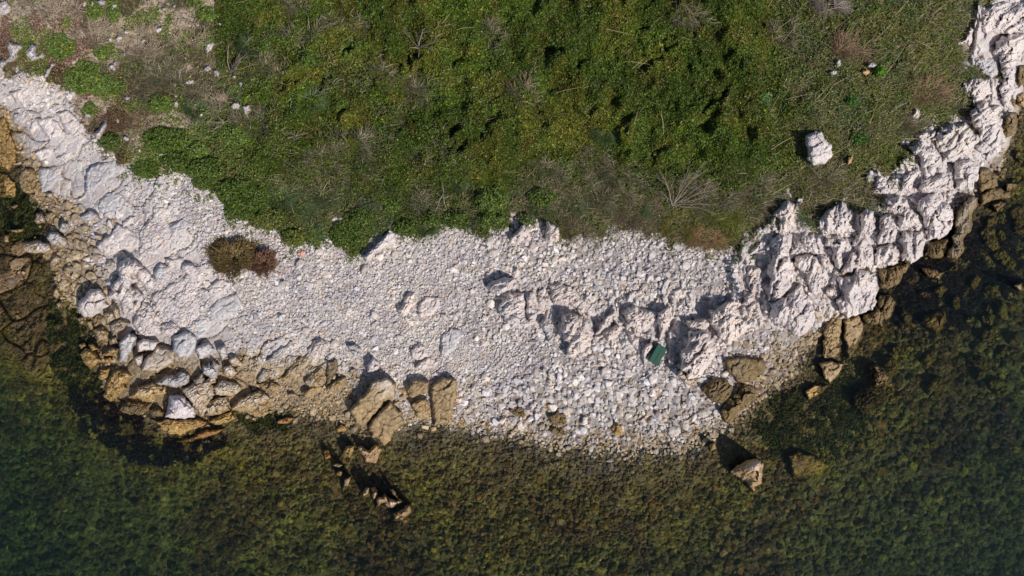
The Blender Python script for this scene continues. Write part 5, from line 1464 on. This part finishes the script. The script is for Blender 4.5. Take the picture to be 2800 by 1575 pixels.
for (x, y, rx, ry, n_, lb, colr) in [
    (420, 195, 85, 62, 2600, 'wide patch of dry tan grass on the upper slope', STRAW), (470, 230, 55, 45, 1300, 'grey-brown dry grass tuft east of the wide tan patch', STRAW),
    (1640, 440, 62, 52, 1700, 'big straw coloured dry bush above the beach in the thicket', STRAW), (1690, 480, 70, 40, 1400, 'long stemmed dry bush below the big straw coloured one', STRAW),
    (1345, 95, 34, 36, 700, 'small pale dry bush in the upper thicket', STRAW), (1880, 62, 52, 34, 1000, 'dry twiggy bush at the top of the eastern thicket', STRAW),
    (2265, 6, 66, 26, 1300, 'pale grey dry bush cut by the top edge', [(.42, .36, .32), (.34, .28, .24)]), (1436, 245, 36, 48, 900, 'upright straw coloured tuft in the middle of the thicket', STRAW + [(.40, .27, .13)]),
    (1570, 628, 62, 40, 1300, 'brown matted dry grass over the beach behind the pointed rock', [(.20, .15, .10), (.26, .20, .13), (.15, .12, .07)]), (1740, 600, 62, 45, 1300, 'brown dry grass mound at the beach edge west of the yellow cushion', [(.20, .15, .10), (.28, .21, .14)]),
    (1935, 655, 44, 30, 1200, 'rust orange dried cushion on the gravel edge', [(.42, .25, .10), (.36, .24, .13), (.45, .30, .15)]), (1853, 622, 42, 34, 1200, 'yellow-green cushion plant beside the rust orange one', [(.26, .22, .04), (.19, .20, .04), (.28, .20, .06)]),
    (1975, 595, 44, 36, 1300, 'yellow-green cushion plant above the rust orange one', [(.22, .23, .04), (.15, .19, .04)]), (2018, 655, 26, 32, 700, 'green and gold cushion plant nearest the spiky pale rock', [(.14, .20, .04), (.26, .22, .05)]),
    (1140, 255, 50, 40, 900, 'grey dry tuft among the upper scrub gaps', STRAW), (730, 170, 30, 30, 500, 'pale dry tuft at the west side of the thicket', STRAW), (800, 20, 40, 26, 700, 'pale dry tuft at the top edge of the thicket', STRAW),
    (690, 330, 52, 32, 900, 'brown dry tuft beside the dead branch tangle', STRAW), (2060, 520, 50, 40, 1000, 'soft grey-tan dry grass beside the dead bush', STRAW), (1150, 560, 34, 26, 500, 'pale dead grass above the gravel east of the cream slab', STRAW),
    (905, 60, 40, 24, 600, 'thin dry tuft with pale stalks near the top', STRAW), (990, 75, 30, 26, 500, 'dry tuft west of the white dead branch star', STRAW), (2150, 90, 50, 34, 700, 'pale dry tuft in the eastern grass', STRAW), (530, 250, 50, 30, 800, 'dry twigs around the driftwood on the slope', STRAW)]:
    clump('dry_grass_tuft' if 'cushion' not in lb else 'cushion_plant', lb, x, y, rx, ry, .25, colr, n_, kind='blade', cat='dry grass' if 'cushion' not in lb else 'plant', wfac=.75, zoff=.12 if look(D_ever, x, y) > 0 else .09)


for (x, y, rx, ry, lb, c_) in [(1110, 622, 40, 24, 'leafy green spill over the gravel below the narrow grass tussock', CREEP), (1175, 600, 34, 24, 'leafy mound at the beach edge under the pair of bleached stalks', CREEP),
        (1245, 598, 40, 26, 'green leafy spill at the beach edge west of the broad leaved bright plant', CREEP), (1350, 600, 46, 30, 'leafy skirt of the thicket touching the gravel under the broad leaved bright plant', LIME[:1] + CREEP),
        (735, 600, 52, 34, 'straggling yellow-green creeper between the big mound and the trailing one', [(.14, .17, .035), (.11, .15, .03), (.20, .19, .05)]), (800, 650, 34, 26, 'thin yellow flecked creeper touching the gravel east of the big mound', [(.13, .17, .03), (.18, .19, .04)]),
        (620, 520, 40, 30, 'dark leafy shoulder on the shelf side of the big creeper mound', CREEP), (480, 440, 46, 32, 'green creeper patch above the creeper tip on the shelf', CREEP), (455, 385, 70, 40, 'broad bright green creeper patch under the round lime cushion', [(.11, .18, .025), (.09, .155, .02), (.14, .20, .03)]),
        (560, 460, 60, 34, 'dark creeper patch behind the rounded creeper lobe', CREEP), (300, 390, 34, 26, 'creeper patch beside the reddish brown mat', CREEP), (1440, 600, 26, 22, 'green tuft of leaves between the cream rocks', CREEP), (1480, 540, 44, 28, 'bright leafy patch behind the pointed cream rock', LIME[:1] + CREEP)]:
    clump('creeper', lb, x, y, rx, ry, .36, c_, int(rx * ry * .62), (5, 8), cat='creeper')
for (x, y, rx, ry, lb) in [(1500, 470, 60, 40, 'grey tangled dry thicket behind the beach-edge grasses'), (1620, 530, 70, 44, 'straw and grey dry thicket above the brown matted grass'), (1700, 540, 50, 40, 'dry grey thicket leaning on the dead bush'),
        (1960, 540, 60, 40, 'pale dry undergrowth east of the dead bush'), (2250, 470, 60, 40, 'dry straw patch in the grass under the lone white boulder'), (2550, 250, 50, 40, 'dry reddish grass beside the ridge ledges'),
        (2330, 130, 60, 36, 'reddish dry patch above the orange rock'), (2480, 330, 50, 34, 'golden dry patch above the dome rock'), (1000, 400, 60, 40, 'straw coloured patch in the middle of the scrub'), (900, 430, 60, 34, 'grey dry patch in the lower scrub'),
        (1060, 200, 46, 34, 'grey dry patch left of the shaded hollow in the scrub'), (820, 90, 50, 34, 'dry patch in the upper scrub'), (160, 30, 60, 30, 'tan dry patch between the corner outcrop and the top clumps'), (400, 120, 60, 50, 'pale straw patch above the wide tan patch'), (380, 330, 40, 30, 'straw tuft beside the reddish succulent mat'), (600, 280, 50, 34, 'tan dry patch right above the driftwood tangle'), (270, 90, 70, 34, 'tan dry patch between the top clumps and the sprawling plant'), (520, 120, 60, 40, 'tan dry patch around the single white boulder near the top')]:
    clump('dry_grass_tuft', lb, x, y, rx, ry, .24, ([(.46, .36, .26), (.38, .29, .20), (.52, .43, .32)] if x < 650 else STRAW) if 'reddish' not in lb else [(.36, .22, .15), (.30, .20, .13)], int(rx * ry * .42), kind='blade', cat='dry grass', wfac=.75, zoff=.10)


# ---------------------------------------------------------------- dead branches
def limb_line(p0, p1, r, wig=.045):
    n = 7
    t = np.linspace(0, 1, n)[:, None]
    L_ = np.linalg.norm(p1 - p0)
    w_ = np.cumsum(r.normal(0, wig * L_ / 2.2, (n, 3)), 0)
    w_ -= t * w_[-1]
    w_[0] = 0
    arch = np.sin(t[:, 0] * math.pi) * .08 * L_
    q = p0 + (p1 - p0) * t + w_
    q[:, 2] += arch
    return q


def dead(name, label, root, limbs, r0=.022, twn=3, colr=(.30, .26, .21), h0=.12, h1=.35, cat='branch'):
    r = np.random.default_rng(int(root[0] + root[1] * 3))
    r0 = r0 * (.42 if cat == 'bush' else .5)
    gz0 = float(gz(*root))
    p0 = unproj(root[0], root[1], gz0 + h0)
    ls = []
    for i, (a, b) in enumerate(limbs):
        p1 = unproj(a, b, float(gz(a, b)) + h1 * r.uniform(.6, 1.1))
        q = limb_line(p0, p1, r)
        c = np.array(colr) * r.uniform(.85, 1.1)
        ls.append((q, r0 * r.uniform(.7, 1), r0 * .28, c))
        for k in range(twn):
            j = r.integers(2, 6)
            s = q[j]
            dr = (p1 - p0) / np.linalg.norm(p1 - p0)
            dr = dr + r.normal(0, .55, 3)
            L_ = np.linalg.norm(p1 - p0) * r.uniform(.25, .5)
            e = s + dr / np.linalg.norm(dr) * L_
            e[2] = max(e[2], gz0 + .1)
            ls.append((limb_line(s, e, r), r0 * .35, r0 * .12, c * .9))
    ls.append((np.array([p0 - (0, 0, h0 + .1), p0 - (0, 0, h0 * .4), p0 + (0, 0, .01)]), r0 * 1.4, r0 * 1.1, np.array(colr)))
    o = tubes(name, ls, None, origin=unproj(root[0], root[1], gz0))
    tag(o, label, cat)
    return o


dead('dead_branch', 'star shaped bleached branch standing out of the upper thicket', (1145, 131), [(1136, 84), (1161, 78), (1190, 118), (1188, 137), (1145, 156), (1112, 96), (1120, 131), (1210, 92)], .03)
dead('dead_branch', 'small bleached branch fork in the scrub, below the pale dry tuft', (875, 254), [(859, 240), (897, 236), (893, 257), (908, 238)], .022, 2)
dead('dead_branch', 'twisted bleached stump with curled horns in the lower scrub', (808, 372), [(795, 361), (804, 395), (828, 350), (845, 363), (785, 380)], .03, 1)
dead('dead_branch', 'tiny pale fork beside the shaded edge of the scrub', (733, 210), [(724, 226), (757, 209), (742, 194)], .018, 2)
dead('dead_branch', 'short pale twig star near the top of the shaded scrub', (782, 198), [(770, 195), (795, 193), (778, 188)], .016, 1)
dead('dead_branch', 'thin bleached twig east of the short twig star', (848, 200), [(835, 190), (858, 206)], .014, 1)
dead('dead_branch', 'many armed bleached branch at the west border of the thicket', (630, 196), [(624, 122), (652, 160), (680, 140), (692, 100), (668, 152), (700, 175)], .035)
dead('driftwood', 'pale driftwood log pair on the dry slope', (535, 262), [(562, 238), (553, 232), (520, 282)], .045, 1, h0=.06, h1=.1)
dead('driftwood', 'grey driftwood tangle under the leaning white boulders', (612, 335), [(562, 335), (590, 312), (575, 360), (640, 322), (600, 350), (660, 330), (585, 345)], .035, 3, h0=.06, h1=.12)
dead('dead_branch', 'bleached pair of thick stalks hanging over the beach edge', (1213, 527), [(1190, 582), (1228, 556), (1210, 500), (1232, 541), (1222, 575)], .032, 1)
dead('dead_branch', 'long straight dry stick lying on the eastern dark shrub', (1808, 300), [(1814, 385)], .02, 0, (.45, .40, .22), .10, .10)
dead('dead_bush', 'large bare grey bush with a fan of branches above the yellow cushion', (1838, 562), [(1803, 465), (1820, 498), (1866, 492), (1885, 478), (1925, 445), (1955, 488), (1948, 520), (1930, 540), (1905, 505), (1841, 520), (1890, 450), (1800, 520), (1965, 560), (1960, 590)], .034, 5, cat='bush')
dead('dead_bush', 'bare brown bush at the top edge over the eastern thicket', (1858, 4), [(1840, 60), (1870, 60), (1905, 25), (1890, 55), (1860, 35), (1910, 70)], .02, 5, (.32, .24, .19), cat='bush')
dead('dead_branch', 'curved pale twig arch in the lower middle scrub', (1045, 365), [(1000, 400), (1070, 380), (1020, 358)], .014, 2)
dead('dead_branch', 'pale straight twig in the lower scrub below the arch', (1043, 510), [(1052, 480)], .016, 1)
dead('dead_branch', 'thin pale twig lying in the scrub right above the green leafy plant', (1125, 396), [(1165, 400), (1180, 404)], .014, 1)
dead('dead_branch', 'pale stick poking from the shrub edge under the thicket gap', (1630, 215), [(1618, 232), (1648, 236)], .012, 1)
dead('dead_branch', 'bleached fallen stalk in front of the dome rock', (2465, 380), [(2560, 384)], .014, 0, (.5, .45, .32), .08, .1)
dead('dead_branch', 'dry upright stalk above the small pointed twig on the thicket foot', (1720, 455), [(1745, 450), (1735, 440)], .014, 1)

# ---------------------------------------------------------------- yellow flowers
fl = []
for k in range(6):
    a = k * math.pi / 3
    for q in (-.35, .35):
        pass
pv, pf = [], []
for k in range(6):
    a = k * math.pi / 3
    b0 = len(pv)
    pv += [(0, 0, .1), (.6 * math.cos(a - .4), .6 * math.sin(a - .4), .22), (1.0 * math.cos(a), 1.0 * math.sin(a), .1), (.6 * math.cos(a + .4), .6 * math.sin(a + .4), .22)]
    pf.append((b0, b0 + 1, b0 + 2, b0 + 3))
fsrc = make_obj('yellow_flower', np.array(pv), np.array(pf), M_leaf, attrs={'tint': np.tile([.75, .55, .02, 1.], (24, 1))})
FL = [(472, 302), (455, 268), (193, 130), (170, 124), (265, 218), (205, 182), (258, 28), (252, 137), (388, 340), (540, 427), (552, 52), (660, 341), (90, 108), (300, 190), (314, 262), (650, 250), (575, 200), (520, 210),
      (945, 674), (820, 625), (800, 100), (640, 560), (96, 650), (1147, 378), (2092, 302), (1403, 172), (236, 140), (150, 118), (183, 135), (330, 212), (1700, 620), (1225, 560)]
for i, (x, y) in enumerate(FL):
    o = fsrc if i == 0 else fsrc.copy()
    if i:
        col.objects.link(o)
    s = .022 + .012 * ((i * 7) % 5) / 5
    o.scale = (s, s, s)
    o.location = unproj(x, y, float(gz(x, y)) + .22)
    tag(o, 'tiny yellow flower head among the leaves', 'flower', 'yellow flower heads')

# ---------------------------------------------------------------- seaweed
WEED = [[(190, 1055), (280, 1080), (330, 1130), (420, 1165), (470, 1200), (640, 1190), (600, 1240), (420, 1275), (330, 1250), (250, 1200), (190, 1120)],
        [(2420, 700), (2560, 640), (2820, 600), (2820, 760), (2700, 860), (2600, 920), (2450, 880), (2380, 800)]]
W2 = [[(140, 800), (230, 830), (225, 930), (290, 1060), (230, 1080), (150, 1040), (130, 900)], [(2050, 1150), (2300, 1000), (2400, 1100), (2300, 1250), (2100, 1260)], [(0, 480), (100, 560), (140, 680), (0, 640)], [(640, 1120), (760, 1100), (820, 1150), (700, 1190)]]
for polys, nn, colr, nm, lb in ((WEED, 80000, (.030, .015, .012), 'brown_seaweed', 'dark red-brown seaweed under water off the rocks'), (W2, 16000, (.075, .08, .015), 'green_seaweed', 'olive green seaweed on the shallow bottom')):
    us, vs = [], []
    for pg in polys:
        A_ = np.array(pg)
        a_, b_ = rv.uniform(A_[:, 0].min(), A_[:, 0].max(), nn), rv.uniform(A_[:, 1].min(), A_[:, 1].max(), nn)
        d_ = sdf(pg, a_, b_) + (fbm(a_ / 30, b_ / 30, 97) - .5) * 60
        m = (d_ > 0) & (look(F_z, a_, b_) < -.05) & (rv.uniform(size=nn) < sm(fbm(a_ / 22, b_ / 22, 98), .35, .6))
        us.append(a_[m])
        vs.append(b_[m])
    u, v = np.concatenate(us), np.concatenate(vs)
    n = len(u)
    zz = np.minimum(gz(u, v) + rv.uniform(.02, .14, n), -.04)
    o = blades(nm, u, v, zz, rv.normal(.6, .9, n), rv.uniform(5, 13, n), rv.uniform(1, 4, n), rv.uniform(1.5, 3.5, n), gnorm(n, rv, colr, .4), rv, mat=M_weed)
    tag(o, label=lb, kind='stuff')

# ---------------------------------------------------------------- the green box wedged between the rocks
mg_, t, b = mat_base('green plastic')
n1 = N(t, 'ShaderNodeTexNoise', Scale=14.0, Detail=5.0)
t.links.new(mixc(t, n1.outputs[0], (.010, .066, .042), (.024, .098, .064)), b.inputs['Base Color'])
b.inputs['Roughness'].default_value = .5
zb0 = float(gz(1800, 968))
pA, pB, pC = unproj(1797, 936, zb0 + .2), unproj(1777, 986, zb0 + .2), unproj(1803, 1001, zb0 + .2)
xa = Vector((pC - pB)).normalized()
ya = Vector((pA - pB)).normalized()
LW, LL = float(np.linalg.norm(pC - pB)), float(np.linalg.norm(pA - pB))
cen = Vector((pA + pC) / 2)
za = xa.cross(ya).normalized()
ya = za.cross(xa)
box = empty('plastic_box', cen - Vector((0, 0, .22)))
tag(box, 'dark green lidded plastic box wedged between pale rocks on the beach', 'box')
box.rotation_euler = (Matrix((xa, ya, za)).transposed().to_euler())
box.rotation_euler.x += math.radians(5)


def bevbox(name, parts, mat, parent, bev=.006):
    bm = bmesh.new()
    for (x0, x1, y0, y1, z0, z1, tp) in parts:
        vs = [bm.verts.new((x * (tp if z == z1 else 1), y * (tp if z == z1 else 1), z)) for z in (z0, z1) for x, y in ((x0, y0), (x1, y0), (x1, y1), (x0, y1))]
        for f in ((0, 3, 2, 1), (4, 5, 6, 7), (0, 1, 5, 4), (1, 2, 6, 5), (2, 3, 7, 6), (3, 0, 4, 7)):
            bm.faces.new([vs[i] for i in f])
    bmesh.ops.bevel(bm, geom=list(bm.edges), offset=bev, segments=2, affect='EDGES')
    me = bpy.data.meshes.new(name)
    bm.to_mesh(me)
    bm.free()
    me.materials.append(mat)
    o = bpy.data.objects.new(name, me)
    col.objects.link(o)
    o.parent = parent
    return o


hw, hl = LW / 2, LL / 2
bevbox('body', [(-hw * .94, hw * .94, -hl * .96, hl * .96, -.02, .165, 1.0)], mg_, box)
bevbox('lid', [(-hw, hw, -hl, hl, .168, .205, .985)], mg_, box, .008)
bevbox('lid_panel', [(-hw * .88, -.006, -hl * .84, hl * .92, .207, .213, 1), (.006, hw * .88, -hl * .84, hl * .92, .207, .213, 1)], mg_, box, .002)
bevbox('rim', [(-hw, hw, -hl * .98, -hl * .92, .207, .219, 1)], mg_, box, .003)
